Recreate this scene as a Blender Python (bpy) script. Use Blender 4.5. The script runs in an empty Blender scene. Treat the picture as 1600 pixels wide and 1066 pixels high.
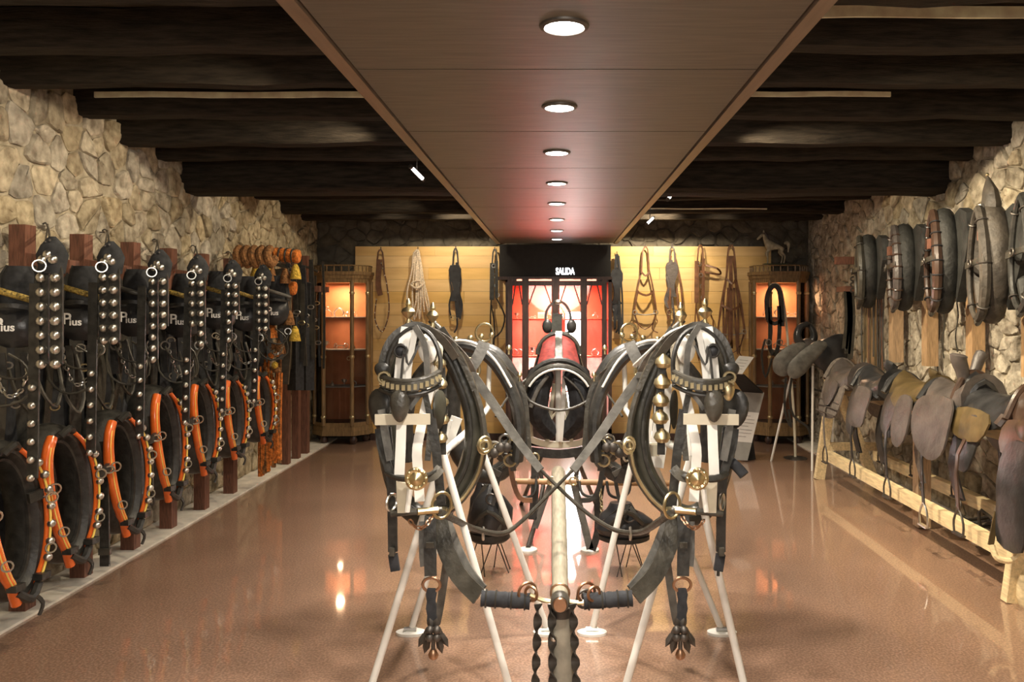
import bpy, math, random
from mathutils import Vector, Matrix
V = Vector
PI = math.pi
C = bpy.context.scene.collection
scene = bpy.context.scene
# ---------------------------------------------------------------- camera, world, exposure
F, CX, CY, H = 1250.0, 870.0, 486.0, 1.55
cd = bpy.data.cameras.new('camera'); cam = bpy.data.objects.new('camera', cd); C.objects.link(cam)
cam.location = (0, 0, H); cam.rotation_euler = (PI/2, 0, 0)
cd.sensor_width = 36; cd.lens = 36*F/1600; cd.shift_x = -(CX-800)/1600; cd.shift_y = -(533-CY)/1600
cd.clip_start = 0.05
scene.camera = cam
w = bpy.data.worlds.new('world'); scene.world = w; w.use_nodes = True
w.node_tree.nodes['Background'].inputs[0].default_value = (1, .85, .7, 1)
w.node_tree.nodes['Background'].inputs[1].default_value = 0.15
scene.view_settings.view_transform = 'Standard'; scene.view_settings.look = 'None'
scene.view_settings.gamma = 1; scene.view_settings.use_curve_mapping = False
scene.view_settings.exposure = 0.68

def lamp(kind, loc, power, col=(1, .85, .68), target=None, size=.1, angle=60, blend=.6):
    l = bpy.data.lights.new('lamp', kind); l.energy = power; l.color = col
    if kind == 'SPOT':
        l.spot_size = math.radians(angle); l.spot_blend = blend; l.shadow_soft_size = size
    elif kind == 'AREA':
        l.shape = 'DISK'; l.size = size
    else:
        l.shadow_soft_size = size
    o = bpy.data.objects.new('lamp', l); C.objects.link(o); o.location = loc
    t = V(target) if target else V(loc)+V((0, 0, -1))
    o.rotation_euler = (t-V(loc)).to_track_quat('-Z', 'Y').to_euler()
    return o
PANEL_Z = 2.32
DL = [0.4, 1.25, 2.15, 3.0, 3.86, 4.79, 5.69, 6.68, 7.6, 8.5]
DLX = [.02, .02, .02, .01, 0, 0, 0, 0, 0, 0]
for y in DL:
    lamp('SPOT', (0.01, y, PANEL_Z-.03), 95, (1, .90, .78), size=.05, angle=130, blend=.9)
# added spotlights, out of sight between the beams, each brightening its wall
SPOTS = []
for y, p in ((1.2, 50), (2.52, 55), (3.80, 60), (5.07, 55), (6.60, 45), (7.92, 35)):
    SPOTS.append(((-1.0, y, 2.80), (-2.8, y+.35, 1.6), p))
for y, p in ((1.2, 60), (2.52, 75), (3.80, 190), (5.07, 210), (6.60, 75)):
    SPOTS.append(((1.0, y, 2.80), (2.9, y+.45, 1.05), p))
SPOTS.append(((1.15, 8.70, 2.78), (1.12, 9.6, 2.05), 95))
SPOTS.append(((-1.15, 8.70, 2.78), (-1.1, 9.6, 1.95), 42))
SPOTS.append(((1.9, 8.70, 2.78), (1.75, 9.6, 1.7), 13))
SPOTS.append(((-1.9, 8.70, 2.78), (-1.8, 9.6, 1.8), 8))
lamp('AREA', (0, -.9, 2.25), 60, (1, .92, .82), (0, 3.0, 1.0), size=1.6)  # added fill lamp behind the camera, lifts the dark foreground
for a, b, p in SPOTS:
    lamp('SPOT', V(a)+(V(b)-V(a)).normalized()*.07, p, (1, .84, .60), b, size=.03, angle=95, blend=.9)

# ---------------------------------------------------------------- materials
M = {}
def mat(name, col, rough=.5, metal=0., noise=.15, scale=20., bump=0., bscale=None, rnd=0., emit=None, estr=0., coat=0., spec=None, stretch=None, col2=None, trans=0.):
    m = bpy.data.materials.new(name); m.use_nodes = True; M[name] = m
    nt = m.node_tree; N = nt.nodes; L = nt.links; b = N['Principled BSDF']
    b.inputs['Roughness'].default_value = rough; b.inputs['Metallic'].default_value = metal
    b.inputs['Coat Weight'].default_value = coat
    if spec is not None: b.inputs['Specular IOR Level'].default_value = spec
    if trans: b.inputs['Transmission Weight'].default_value = trans
    tc = N.new('ShaderNodeTexCoord'); mp = N.new('ShaderNodeMapping'); L.new(tc.outputs['Object'], mp.inputs[0])
    if stretch: mp.inputs['Scale'].default_value = stretch
    n = N.new('ShaderNodeTexNoise'); n.inputs['Scale'].default_value = scale; n.inputs['Detail'].default_value = 4
    L.new(mp.outputs[0], n.inputs['Vector'])
    r = N.new('ShaderNodeValToRGB'); L.new(n.outputs[0], r.inputs[0])
    c2 = col2 if col2 else tuple(min(1, c*(1+noise*2)) for c in col)
    c1 = tuple(c*(1-noise) for c in col)
    r.color_ramp.elements[0].position = .3; r.color_ramp.elements[1].position = .7
    r.color_ramp.elements[0].color = (*c1, 1); r.color_ramp.elements[1].color = (*c2, 1)
    out = r.outputs[0]
    if rnd:
        oi = N.new('ShaderNodeObjectInfo'); mr = N.new('ShaderNodeMapRange')
        mr.inputs['To Min'].default_value = 1-rnd; mr.inputs['To Max'].default_value = 1+rnd
        L.new(oi.outputs['Random'], mr.inputs[0])
        hs = N.new('ShaderNodeHueSaturation'); L.new(out, hs.inputs['Color']); L.new(mr.outputs[0], hs.inputs['Value'])
        m2 = N.new('ShaderNodeMath'); m2.operation = 'MULTIPLY'; m2.inputs[1].default_value = 7.31
        m3 = N.new('ShaderNodeMath'); m3.operation = 'FRACT'; m4 = N.new('ShaderNodeMapRange')
        m4.inputs['To Min'].default_value = 1-rnd*1.6; m4.inputs['To Max'].default_value = 1+rnd*1.2
        L.new(oi.outputs['Random'], m2.inputs[0]); L.new(m2.outputs[0], m3.inputs[0]); L.new(m3.outputs[0], m4.inputs[0])
        L.new(m4.outputs[0], hs.inputs['Saturation'])
        out = hs.outputs[0]
    L.new(out, b.inputs['Base Color'])
    if bump:
        n2 = N.new('ShaderNodeTexNoise'); n2.inputs['Scale'].default_value = bscale or scale*2; n2.inputs['Detail'].default_value = 6
        L.new(mp.outputs[0], n2.inputs['Vector'])
        bp = N.new('ShaderNodeBump'); bp.inputs['Strength'].default_value = bump; bp.inputs['Distance'].default_value = .02
        L.new(n2.outputs[0], bp.inputs['Height']); L.new(bp.outputs[0], b.inputs['Normal'])
    if emit:
        b.inputs['Emission Color'].default_value = (*emit, 1); b.inputs['Emission Strength'].default_value = estr
    return m
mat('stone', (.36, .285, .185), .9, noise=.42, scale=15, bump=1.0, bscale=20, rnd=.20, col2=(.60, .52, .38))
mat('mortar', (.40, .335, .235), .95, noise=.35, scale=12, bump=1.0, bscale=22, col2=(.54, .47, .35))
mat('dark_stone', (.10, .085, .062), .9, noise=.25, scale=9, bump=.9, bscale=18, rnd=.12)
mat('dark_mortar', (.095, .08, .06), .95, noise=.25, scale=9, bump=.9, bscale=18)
mat('floor', (.275, .168, .112), .38, noise=.10, scale=1.3, bump=.012, bscale=3, spec=.5, coat=1.)
M['floor'].node_tree.nodes['Principled BSDF'].inputs['Coat Roughness'].default_value = .05
mat('beam', (.022, .017, .012), .85, noise=.4, scale=6, bump=.5, bscale=20, stretch=(1, 8, 8), spec=.2)
mat('ceil_board', (.04, .032, .023), .9, noise=.3, scale=8, bump=.3, spec=.2)
mat('lit_edge', (.85, .74, .55), .8, noise=.2, scale=10)  # pale colour of the lit beam edges
mat('panel_wood', (.105, .092, .070), .46, noise=.16, scale=5, stretch=(1, 14, 14), bump=.03, rnd=.05)
mat('panel_trim', (.19, .14, .10), .35, noise=.1, scale=5, stretch=(12, 1, 12))
mat('pine', (.66, .41, .14), .5, noise=.06, scale=2.2, stretch=(1, 5, 7), bump=.04, rnd=.06, col2=(.74, .49, .19))
mat('kerb', (.72, .67, .57), .75, noise=.12, scale=8, bump=.2)
mat('white_wall', (.4, .36, .3), .9)
mat('black_leather', (.026, .025, .022), .42, noise=.4, scale=30, bump=.12, bscale=60)
mat('worn_leather', (.048, .044, .035), .34, noise=.35, scale=14, bump=.2, bscale=50)
mat('olive_leather', (.030, .029, .021), .33, noise=.5, scale=7, bump=.1, bscale=40)
mat('grey_leather', (.105, .10, .088), .5, noise=.3, scale=16, bump=.15, bscale=50)
mat('dark_cloth', (.020, .021, .024), .9, noise=.4, scale=30)
mat('brown_leather', (.13, .058, .028), .42, noise=.35, scale=14, bump=.15, bscale=40)
mat('housing_leather', (.018, .018, .016), .68, noise=.5, scale=9, bump=.4, bscale=30)
mat('collar_brown', (.048, .040, .031), .6, noise=.4, scale=9, bump=.4, bscale=30)
mat('saddle_grey', (.072, .061, .056), .42, noise=.28, scale=10, bump=.2, bscale=40)
mat('saddle_black', (.024, .024, .025), .3, noise=.4, scale=10, bump=.1, bscale=40)
mat('saddle_tan', (.085, .058, .022), .5, noise=.35, scale=9, bump=.15)
mat('saddle_brown', (.055, .032, .022), .28, noise=.35, scale=9, bump=.1)
mat('blanket', (.15, .128, .11), .9, noise=.18, scale=40, bump=.2)
mat('steel', (.62, .61, .57), .30, 1., noise=.08, scale=20)
mat('iron', (.10, .09, .08), .5, .8, noise=.3, scale=20)
mat('brass', (.56, .47, .28), .36, 1., noise=.12, scale=20)
mat('copper', (.40, .24, .15), .4, 1., noise=.12, scale=20)
mat('white_paint', (.78, .76, .70), .45, noise=.05, scale=10)
mat('cream_paint', (.62, .57, .44), .5, noise=.08, scale=10)
mat('post_wood', (.14, .058, .035), .65, noise=.3, scale=12, stretch=(8, 8, 1), bump=.2)
mat('tan_wood', (.36, .235, .13), .65, noise=.2, scale=12, stretch=(8, 8, 1), bump=.2, rnd=.1)
mat('pale_wood', (.66, .52, .30), .6, noise=.15, scale=8, stretch=(8, 1, 8), bump=.1)
mat('pole_wood', (.27, .24, .175), .6, noise=.2, scale=8, stretch=(8, 1, 8))
mat('dowel_wood', (.36, .20, .09), .5, noise=.2, scale=8)
mat('orange_vinyl', (.86, .16, .025), .25, noise=.12, scale=12, coat=.4)
mat('yellow_piping', (.92, .62, .14), .35, noise=.1)
mat('gold_braid', (.20, .14, .03), .6, noise=.8, scale=90, bump=.5, bscale=120)
mat('orange_wool', (.60, .17, .03), .95, noise=.4, scale=40, bump=.9, bscale=70)
mat('brown_wool', (.22, .10, .035), .95, noise=.5, scale=40, bump=.9, bscale=70)
mat('yellow_wool', (.66, .42, .06), .95, noise=.3, scale=40, bump=.9, bscale=70)
mat('rope', (.62, .52, .40), .9, noise=.25, scale=60, bump=.4)
mat('red_cloth', (.20, .026, .02), .75, noise=.25, scale=30, bump=.1)
mat('cab_wood', (.20, .125, .055), .4, noise=.3, scale=8, stretch=(8, 8, 1), bump=.1)
mat('cab_dark', (.045, .024, .018), .4, noise=.3, scale=8, stretch=(8, 8, 1), bump=.1)
mat('cab_orange', (.40, .15, .065), .7, noise=.1, scale=8)
mat('cab_red', (.80, .10, .055), .7, noise=.12, scale=6)
mat('header_black', (.012, .011, .010), .7, noise=.2)
mat('card_white', (.85, .82, .78), .6, noise=.02)
mat('card_grey', (.36, .35, .32), .6, noise=.05)
mat('print', (.45, .42, .40), .7)
mat('logo_white', (.85, .85, .82), .5)
mat('horse_paint', (.34, .30, .21), .6, noise=.25, scale=25)
mat('green_paint', (.05, .07, .04), .7)
mat('lamp_lit', (1, 1, 1), .5, emit=(1, .95, .88), estr=16)
mat('sign_lit', (1, 1, 1), .5, emit=(.93, .95, 1), estr=6)
mat('strip_lit', (1, .9, .8), .5, emit=(1, .93, .85), estr=9)
mat('glare_lit', (1, 1, 1), .5, emit=(1, .96, .92), estr=17)  # glow of the added glare panel
# thin glass: mostly clear with a reflection
g = bpy.data.materials.new('glass'); g.use_nodes = True; M['glass'] = g
nt = g.node_tree; nt.nodes.remove(nt.nodes['Principled BSDF'])
tr = nt.nodes.new('ShaderNodeBsdfTransparent'); gl = nt.nodes.new('ShaderNodeBsdfGlossy'); mx = nt.nodes.new('ShaderNodeMixShader')
gl.inputs['Roughness'].default_value = .03; fr = nt.nodes.new('ShaderNodeFresnel'); fr.inputs[0].default_value = 1.45
tr.inputs[0].default_value = (.93, .93, .93, 1)
nt.links.new(fr.outputs[0], mx.inputs[0]); nt.links.new(tr.outputs[0], mx.inputs[1]); nt.links.new(gl.outputs[0], mx.inputs[2])
nt.links.new(mx.outputs[0], nt.nodes['Material Output'].inputs[0])
# fine speckle on the polished floor
nt = M['floor'].node_tree; N = nt.nodes; L = nt.links
sp = N.new('ShaderNodeTexNoise'); sp.inputs['Scale'].default_value = 90; sp.inputs['Detail'].default_value = 2
tc = N.new('ShaderNodeTexCoord'); L.new(tc.outputs['Object'], sp.inputs['Vector'])
rr = N.new('ShaderNodeValToRGB'); rr.color_ramp.elements[0].position = .42; rr.color_ramp.elements[1].position = .62
rr.color_ramp.elements[0].color = (.82, .80, .78, 1); rr.color_ramp.elements[1].color = (1.3, 1.3, 1.3, 1)
L.new(sp.outputs[0], rr.inputs[0])
mm = N.new('ShaderNodeMixRGB'); mm.blend_type = 'MULTIPLY'; mm.inputs[0].default_value = 1
src = N['Principled BSDF'].inputs['Base Color'].links[0].from_socket
L.new(src, mm.inputs[1]); L.new(rr.outputs[0], mm.inputs[2]); L.new(mm.outputs[0], N['Principled BSDF'].inputs['Base Color'])

# ---------------------------------------------------------------- mesh helpers
def P(px, py, Y):
    """a point of the room seen at a pixel, Y metres into the room"""
    return V(((px-CX)*Y/F, Y, H-(py-CY)*Y/F))
def smooth(pts, n=4, closed=False):
    pts = [V(p) for p in pts]
    if len(pts) < 3: return pts
    out = []; m = len(pts)
    for i in range(m if closed else m-1):
        g = (lambda k: pts[k % m]) if closed else (lambda k: pts[max(0, min(m-1, k))])
        a, b, c, d = g(i-1), g(i), g(i+1), g(i+2)
        for j in range(n):
            t = j/n
            out.append(.5*((2*b)+(c-a)*t+(2*a-5*b+4*c-d)*t*t+(3*b-a-3*c+d)*t*t*t))
    if not closed: out.append(pts[-1])
    return out
class MB:
    def __init__(s): s.v = []; s.f = []
    def loft(s, rings, closed=True, caps=True, loop=False):
        o = len(s.v); n = len(rings[0]); m = len(rings)
        for r in rings: s.v += [tuple(p) for p in r]
        for i in range(m if loop else m-1):
            i2 = (i+1) % m
            for j in range(n if closed else n-1):
                k = (j+1) % n
                s.f.append((o+i*n+j, o+i*n+k, o+i2*n+k, o+i2*n+j))
        if caps and not loop and closed:
            s.f.append(tuple(o+j for j in range(n))[::-1]); s.f.append(tuple(o+(m-1)*n+j for j in range(n)))
        return s
    def box(s, c, d, rot=None):
        c = V(c); x, y, z = d[0]/2, d[1]/2, d[2]/2
        R = rot.to_matrix() if hasattr(rot, 'to_matrix') else (rot or Matrix.Identity(3))
        q = lambda a, b, e: c+R @ V((a, b, e))
        return s.loft([[q(-x, -y, -z), q(x, -y, -z), q(x, y, -z), q(-x, y, -z)], [q(-x, -y, z), q(x, -y, z), q(x, y, z), q(-x, y, z)]])
    def sweep(s, path, sec, closed=False, up=None, scale=None):
        """sec(i, n) -> list of (a, b) in the frame (side, up)"""
        path = [V(p) for p in path]; n = len(path); rings = []; prev = None
        for i in range(n):
            if closed: t = path[(i+1) % n]-path[i-1]
            else: t = path[min(n-1, i+1)]-path[max(0, i-1)]
            if t.length < 1e-9: t = V((0, 0, 1))
            t.normalize()
            if up is not None:
                b = V(up)-t*t.dot(V(up))
                if b.length < 1e-3: b = prev or t.orthogonal()
            elif prev is None: b = t.orthogonal()
            else: b = prev-t*t.dot(prev)
            if b.length < 1e-6: b = t.orthogonal()
            b.normalize(); prev = b; a = t.cross(b)
            rings.append([path[i]+a*u+b*v_ for u, v_ in sec(i, n)])
        return s.loft(rings, loop=closed)
    def tube(s, path, r, k=7, n=3, closed=False, up=None, flat=1.):
        p = smooth(path, n, closed) if len(path) > 2 and n > 1 else [V(q) for q in path]
        def sec(i, m):
            rr_ = r(i/max(1, m-1)) if callable(r) else r
            return [(rr_*math.cos(2*PI*j/k), rr_*flat*math.sin(2*PI*j/k)) for j in range(k)]
        return s.sweep(p, sec, closed, up)
    def strap(s, path, w_, t=.005, nrm=(0, -1, 0), n=3, closed=False):
        """flat band, face normal near nrm"""
        p = smooth(path, n, closed) if len(path) > 2 and n > 1 else [V(q) for q in path]
        def sec(i, m):
            ww = w_(i/max(1, m-1)) if callable(w_) else w_
            a, b = ww/2, t/2
            return [(-a, -b), (a, -b), (a, b), (-a, b)]
        return s.sweep(p, sec, closed, nrm)
    def lathe(s, c, prof, k=10, axis=(0, 0, 1)):
        ax = V(axis).normalized(); a = ax.orthogonal().normalized(); b = ax.cross(a); c = V(c)
        return s.loft([[c+ax*z+(a*math.cos(2*PI*j/k)+b*math.sin(2*PI*j/k))*max(r, 1e-4) for j in range(k)] for r, z in prof])
    def ball(s, c, r, k=10, m=6, sc=(1, 1, 1)):
        c = V(c)
        return s.loft([[c+V((r*sc[0]*math.sin(PI*i/m)*math.cos(2*PI*j/k)+0, r*sc[1]*math.sin(PI*i/m)*math.sin(2*PI*j/k), -r*sc[2]*math.cos(PI*i/m))) for j in range(k)] for i in [.15]+list(range(1, m))+[m-.15]])
    def ring(s, c, R, r, axis=(0, 1, 0), k=16, e=1., kk=6):
        ax = V(axis).normalized(); a = ax.orthogonal().normalized()
        if abs(ax.z) < .9:
            b = V((0, 0, 1)); b = (b-ax*ax.dot(b)).normalized(); a = b.cross(ax)
        else: b = ax.cross(a)
        return s.tube([V(c)+a*R*math.cos(2*PI*j/k)+b*R*e*math.sin(2*PI*j/k) for j in range(k)], r, kk, 1, True, up=ax)
    def prism(s, poly, o, a, b, n, t, dome=0.):
        """poly of (u, v) in plane o,a,b ; thickness t along n"""
        o, a, b, n = V(o), V(a), V(b), V(n)
        cu = sum(p[0] for p in poly)/len(poly); cv = sum(p[1] for p in poly)/len(poly)
        R = lambda sc, h: [o+a*(cu+(u-cu)*sc)+b*(cv+(v_-cv)*sc)+n*h for u, v_ in poly]
        rg = [R(1, 0), R(1, t)]
        if dome: rg += [R(.8, t+dome*.6), R(.5, t+dome*.92), R(.15, t+dome)]
        return s.loft(rg)
    def chain(s, path, r, wire=None):
        p = smooth(path, 6); wire = wire or r*.28; acc = 0; last = p[0]; k = 0
        for q in p[1:]:
            acc += (q-last).length; last_d = (q-last); last = q
            if acc >= r*1.35:
                acc = 0; k += 1; t = last_d.normalized(); a = t.orthogonal().normalized()
                if k % 2: a = t.cross(a)
                bb = a.cross(t)
                s.tube([q+t*r*math.cos(2*PI*j/8)+bb*r*.62*math.sin(2*PI*j/8) for j in range(8)], wire, 4, 1, True, up=a)
        return s
    def build(s, name, m, parent=None, flat=False, kind=None, label=None):
        me = bpy.data.meshes.new(name); me.from_pydata(s.v, [], s.f)
        if not flat: me.shade_smooth(); me.set_sharp_from_angle(angle=math.radians(40))
        me.materials.append(M[m] if isinstance(m, str) else m)
        o = bpy.data.objects.new(name, me); C.objects.link(o)
        if parent: o.parent = parent
        if kind: o['kind'] = kind
        if label: o['label'] = label
        return o
THINGS = []
def thing(name, label, cat, group=None, base=None):
    o = bpy.data.objects.new(name, None); C.objects.link(o); o.empty_display_size = .1
    o['label'] = label; o['category'] = cat
    if group: o['group'] = group
    THINGS.append((o, base)); return o
def struct(mb, name, m, parent=None, **k):
    o = mb.build(name, m, parent, **k)
    if not parent: o['kind'] = 'structure'
    return o
SHARED = {}
def piece(key, make, name, m, parent, loc, rot=None, scale=1., label=None):
    """alike pieces share one mesh"""
    if key not in SHARED:
        o = make(MB()).build(name, m); SHARED[key] = o.data; bpy.data.objects.remove(o)
    o = bpy.data.objects.new(name, SHARED[key]); C.objects.link(o); o.parent = parent; o.location = loc
    if rot: o.rotation_euler = rot
    o.scale = (scale,)*3; o['_s'] = 1
    if label: o['label'] = label
    return o
stud_mb = lambda r: (lambda b: b.ball((0, 0, 0), r, 10, 6))
def finish():
    bpy.context.view_layer.update()
    for o, base in THINGS:
        pts = []
        def gather(c):
            if c.type == 'MESH':
                mw = c.matrix_world
                pts.extend([mw @ V(b) for b in c.bound_box])
            for d in c.children: gather(d)
        for c in o.children: gather(c)
        if not pts: continue
        Lc = V(((min(p.x for p in pts)+max(p.x for p in pts))/2, (min(p.y for p in pts)+max(p.y for p in pts))/2, min(p.z for p in pts)))
        if base: Lc = V(base)
        o.location = Lc; T = Matrix.Translation(-Lc)
        def shift(c):
            if c.get('_s') or c.type != 'MESH': c.location = c.location-Lc; return
            c.data.transform(T)
            for d in c.children: shift(d)
        for c in o.children: shift(c)
    for o in bpy.data.objects:
        if '_s' in o: del o['_s']

# ---------------------------------------------------------------- room shell
XL, XR, YB, YF, ZC = -2.92, 3.05, 9.70, -2.2, 2.90
rnd = random.Random(7)
struct(MB().box(((XL+XR)/2, (YB+YF)/2, -.05), (XR-XL+.4, YB-YF+.4, .1)), 'floor', 'floor')
ceil = struct(MB().box(((XL+XR)/2, (YB+YF)/2, ZC+.05), (XR-XL+.4, YB-YF+.4, .1)), 'ceiling', 'ceil_board')
wall_l = struct(MB().box((XL-.1, (YB+YF)/2, ZC/2), (.2, YB-YF, ZC)), 'wall_left', 'mortar')
wall_r = struct(MB().box((XR+.1, (YB+YF)/2, ZC/2), (.2, YB-YF, ZC)), 'wall_right', 'mortar')
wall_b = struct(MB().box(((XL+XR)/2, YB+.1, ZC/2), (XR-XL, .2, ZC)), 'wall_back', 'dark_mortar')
struct(MB().box(((XL+XR)/2, YF-.1, ZC/2), (XR-XL, .2, ZC)), 'wall_front', 'white_wall')
struct(MB().box((XL+.13, (YB+YF)/2, .006), (.26, YB-YF, .014)), 'baseboard_left', 'kerb')
struct(MB().box((XR-.13, (YB+YF)/2, .006), (.26, YB-YF, .014)), 'baseboard_right', 'kerb')

def clip(poly, mx_, my_, nx, ny):
    out = []; n = len(poly)
    for i in range(n):
        a, b = poly[i], poly[(i+1) % n]
        da = (a[0]-mx_)*nx+(a[1]-my_)*ny; db = (b[0]-mx_)*nx+(b[1]-my_)*ny
        if da <= 0: out.append(a)
        if da*db < 0:
            t = da/(da-db); out.append((a[0]+(b[0]-a[0])*t, a[1]+(b[1]-a[1])*t))
    return out
def stones(parent, u0, u1, v0, v1, du, dv, o, a, b, n, material, key, skip=None, cap=300, depth=(.008, .034)):
    o, a, b, n = V(o), V(a), V(b), V(n)
    nu, nv = int((u1-u0)/du), int((v1-v0)/dv); S = {}
    for j in range(nv):
        for i in range(nu):
            if rnd.random() < .17: continue
            S[i, j] = (u0+(i+.5+(.5 if j % 2 else 0)+rnd.uniform(-.42, .42))*du, v0+(j+.5+rnd.uniform(-.40, .40))*dv)
    cells = []
    for (i, j), (x, y) in S.items():
        poly = [(x-du*1.1, y-dv*1.1), (x+du*1.1, y-dv*1.1), (x+du*1.1, y+dv*1.1), (x-du*1.1, y+dv*1.1)]
        for q in range(-2, 3):
            for p in range(-2, 3):
                if (i+p, j+q) in S and (p or q):
                    x2, y2 = S[i+p, j+q]; poly = clip(poly, (x+x2)/2, (y+y2)/2, x2-x, y2-y)
        poly = clip(poly, u0, y, -1, 0); poly = clip(poly, u1, y, 1, 0); poly = clip(poly, x, v0, 0, -1); poly = clip(poly, x, v1, 0, 1)
        if len(poly) < 3: continue
        gx = sum(p[0] for p in poly)/len(poly); gy = sum(p[1] for p in poly)/len(poly)
        if skip and skip(gx, gy): continue
        gap = rnd.uniform(.002, .012)
        pts = []
        for p in poly:
            d = math.hypot(p[0]-gx, p[1]-gy); k = max(.4, 1-gap/max(d, .01)*1.2); pts.append((gx+(p[0]-gx)*k, gy+(p[1]-gy)*k))
        for _ in range(1):
            q = []
            for t in range(len(pts)):
                p1, p2 = pts[t], pts[(t+1) % len(pts)]
                q.append((p1[0]*.84+p2[0]*.16, p1[1]*.84+p2[1]*.16)); q.append((p1[0]*.16+p2[0]*.84, p1[1]*.16+p2[1]*.84))
            pts = q
        h = rnd.uniform(*depth)
        def R(sc, hh, jit):
            return [o+a*(gx+(p[0]-gx)*sc+rnd.uniform(-jit, jit))+b*(gy+(p[1]-gy)*sc+rnd.uniform(-jit, jit))+n*(hh+rnd.uniform(-jit, jit)) for p in pts]
        tx, ty = rnd.uniform(-.12, .12), rnd.uniform(-.12, .12)
        rings = [R(1, -.015, 0), R(.98, h*.65, .005), R(.88, h*.95, .005), R(.5, h, .007)]
        cells.append((key(gx, gy), rings, o+a*gx+b*gy+n*(h+rnd.uniform(-.004, .008))))
    cells.sort(key=lambda c: -c[0]); rest = MB()
    for k, (_, rings, cen) in enumerate(cells):
        mb = MB() if k < cap else rest
        mb.loft(rings, caps=False); oo = len(mb.v); mb.v.append(tuple(cen)); m_ = len(rings[0]); st = oo-m_
        for t in range(m_): mb.f.append((st+t, st+(t+1) % m_, oo))
        if k < cap: mb.build('stone', material, parent)
    if rest.v: rest.build('stone', material, parent, kind='stuff')
big = lambda X: (lambda y, z: (1/y)*(1.5 if z > 1.8 or z < .5 else 1))
stones(wall_l, 3.0, 9.68, .015, 2.88, .185, .125, (XL, 0, 0), (0, 1, 0), (0, 0, 1), (1, 0, 0), 'stone', big(0))
stones(wall_r, 3.2, 9.68, .015, 2.88, .185, .125, (XR, 0, 0), (0, 1, 0), (0, 0, 1), (-1, 0, 0), 'stone', big(0))
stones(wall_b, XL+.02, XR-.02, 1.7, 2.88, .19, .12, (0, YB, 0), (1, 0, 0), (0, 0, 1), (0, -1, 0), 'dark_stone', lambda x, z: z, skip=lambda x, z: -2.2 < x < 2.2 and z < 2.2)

# beams: log ends sit on the walls
BM = [(2.35, 2.72, .17), (3.0, 2.72, .17), (3.62, 2.73, .16), (4.24, 2.74, .13), (4.9, 2.73, .15), (5.40, 2.67, .17), (5.86, 2.66, .15), (6.34, 2.47, .30), (7.1, 2.64, .17), (7.75, 2.63, .16), (8.5, 2.59, .18), (9.2, 2.60, .17)]
for y, z0, t in BM:
    hgt = ZC-z0; mb = MB(); rings = []; nn = 18
    for i in range(nn+1):
        x = XL+(XR-XL)*i/nn; jy = rnd.uniform(-.012, .012); jz = rnd.uniform(-.010, .010); c = .03
        rings.append([V((x, y+jy+u*t/2, z0+jz+v_)) for u, v_ in ((-1, hgt), (-1, c), (-.72, 0), (.72, 0), (1, c), (1, hgt))])
    mb.loft(rings).build('beam', 'beam', ceil)
def lit_edge(y, x0, x1, z, h_=.035):  # pale strips colour in the lit edges of the beams
    pts = []; n = 12
    MB().loft([[V((x0+(x1-x0)*i/n, y+a_, z+b_*(h_/2)*rnd.uniform(.9, 1.1)+.002*math.sin(i*.9))) for a_, b_ in ((-.012, -1), (.0, -1), (.0, 1), (-.012, 1))] for i in range(n+1)]).build('lit_edge', 'lit_edge', ceil)
lit_edge(4.80, XL+.15, -.7, 2.846); lit_edge(4.80, .9, 2.0, 2.85, .03); lit_edge(3.5, .95, XR, 2.855, .05); lit_edge(6.95, .9, XR, 2.60, .012)
lit_edge(8.38, .8, 2.2, 2.62, .012)

# suspended board panel with the downlights
pan = struct(MB().box((0, (9.08+YF)/2, PANEL_Z+.06), (1.25, 9.08-YF-.05, .06)), 'trim_1', 'header_black')
seams = [YF, -.9, -.1, .8, 1.66, 2.54, 3.42, 4.30, 5.0, 5.9, 6.75, 7.6, 8.4, 9.08]
for a_, b_ in zip(seams, seams[1:]):
    MB().box((0, (a_+b_)/2, PANEL_Z+.0125), (1.27, b_-a_-.008, .03)).build('board', 'panel_wood', pan)
for sx in (-1, 1):
    MB().box((sx*.665, (9.08+YF)/2, PANEL_Z+.025), (.045, 9.08-YF, .07)).build('edge_trim', 'panel_trim', pan)
for i, y in enumerate(DL):
    names = ['seventh', 'sixth']
    lab = {2: 'brightest round recessed downlight, nearest the camera', 3: 'second round recessed downlight from the camera', 4: 'third round recessed downlight from the camera', 5: 'fourth round recessed downlight from the camera', 6: 'fifth round recessed downlight from the camera', 7: 'sixth round recessed downlight from the camera', 8: 'seventh round recessed downlight, second from the far end', 9: 'farthest round recessed downlight above the black header', 0: 'round recessed downlight above the camera', 1: 'round recessed downlight just in front of the camera, out of frame'}[i]
    t = thing('downlight', lab, 'downlight', 'downlights in the ceiling panel')
    MB().lathe((DLX[i], y, PANEL_Z), [(.052, .0), (.055, -.012), (.066, -.008), (.068, .002), (.05, .004)], 24).build('bezel', 'iron', t)
    MB().lathe((DLX[i], y, PANEL_Z), [(.051, -.006), (.053, -.010), (.02, -.011), (.0, -.011)], 24).build('diffuser', 'lamp_lit', t, label='lit white disc')
n_side = {-1: 0, 1: 0}
ordn = ['first', 'second', 'third', 'fourth', 'fifth', 'sixth', 'seventh', 'eighth', 'ninth']
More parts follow.
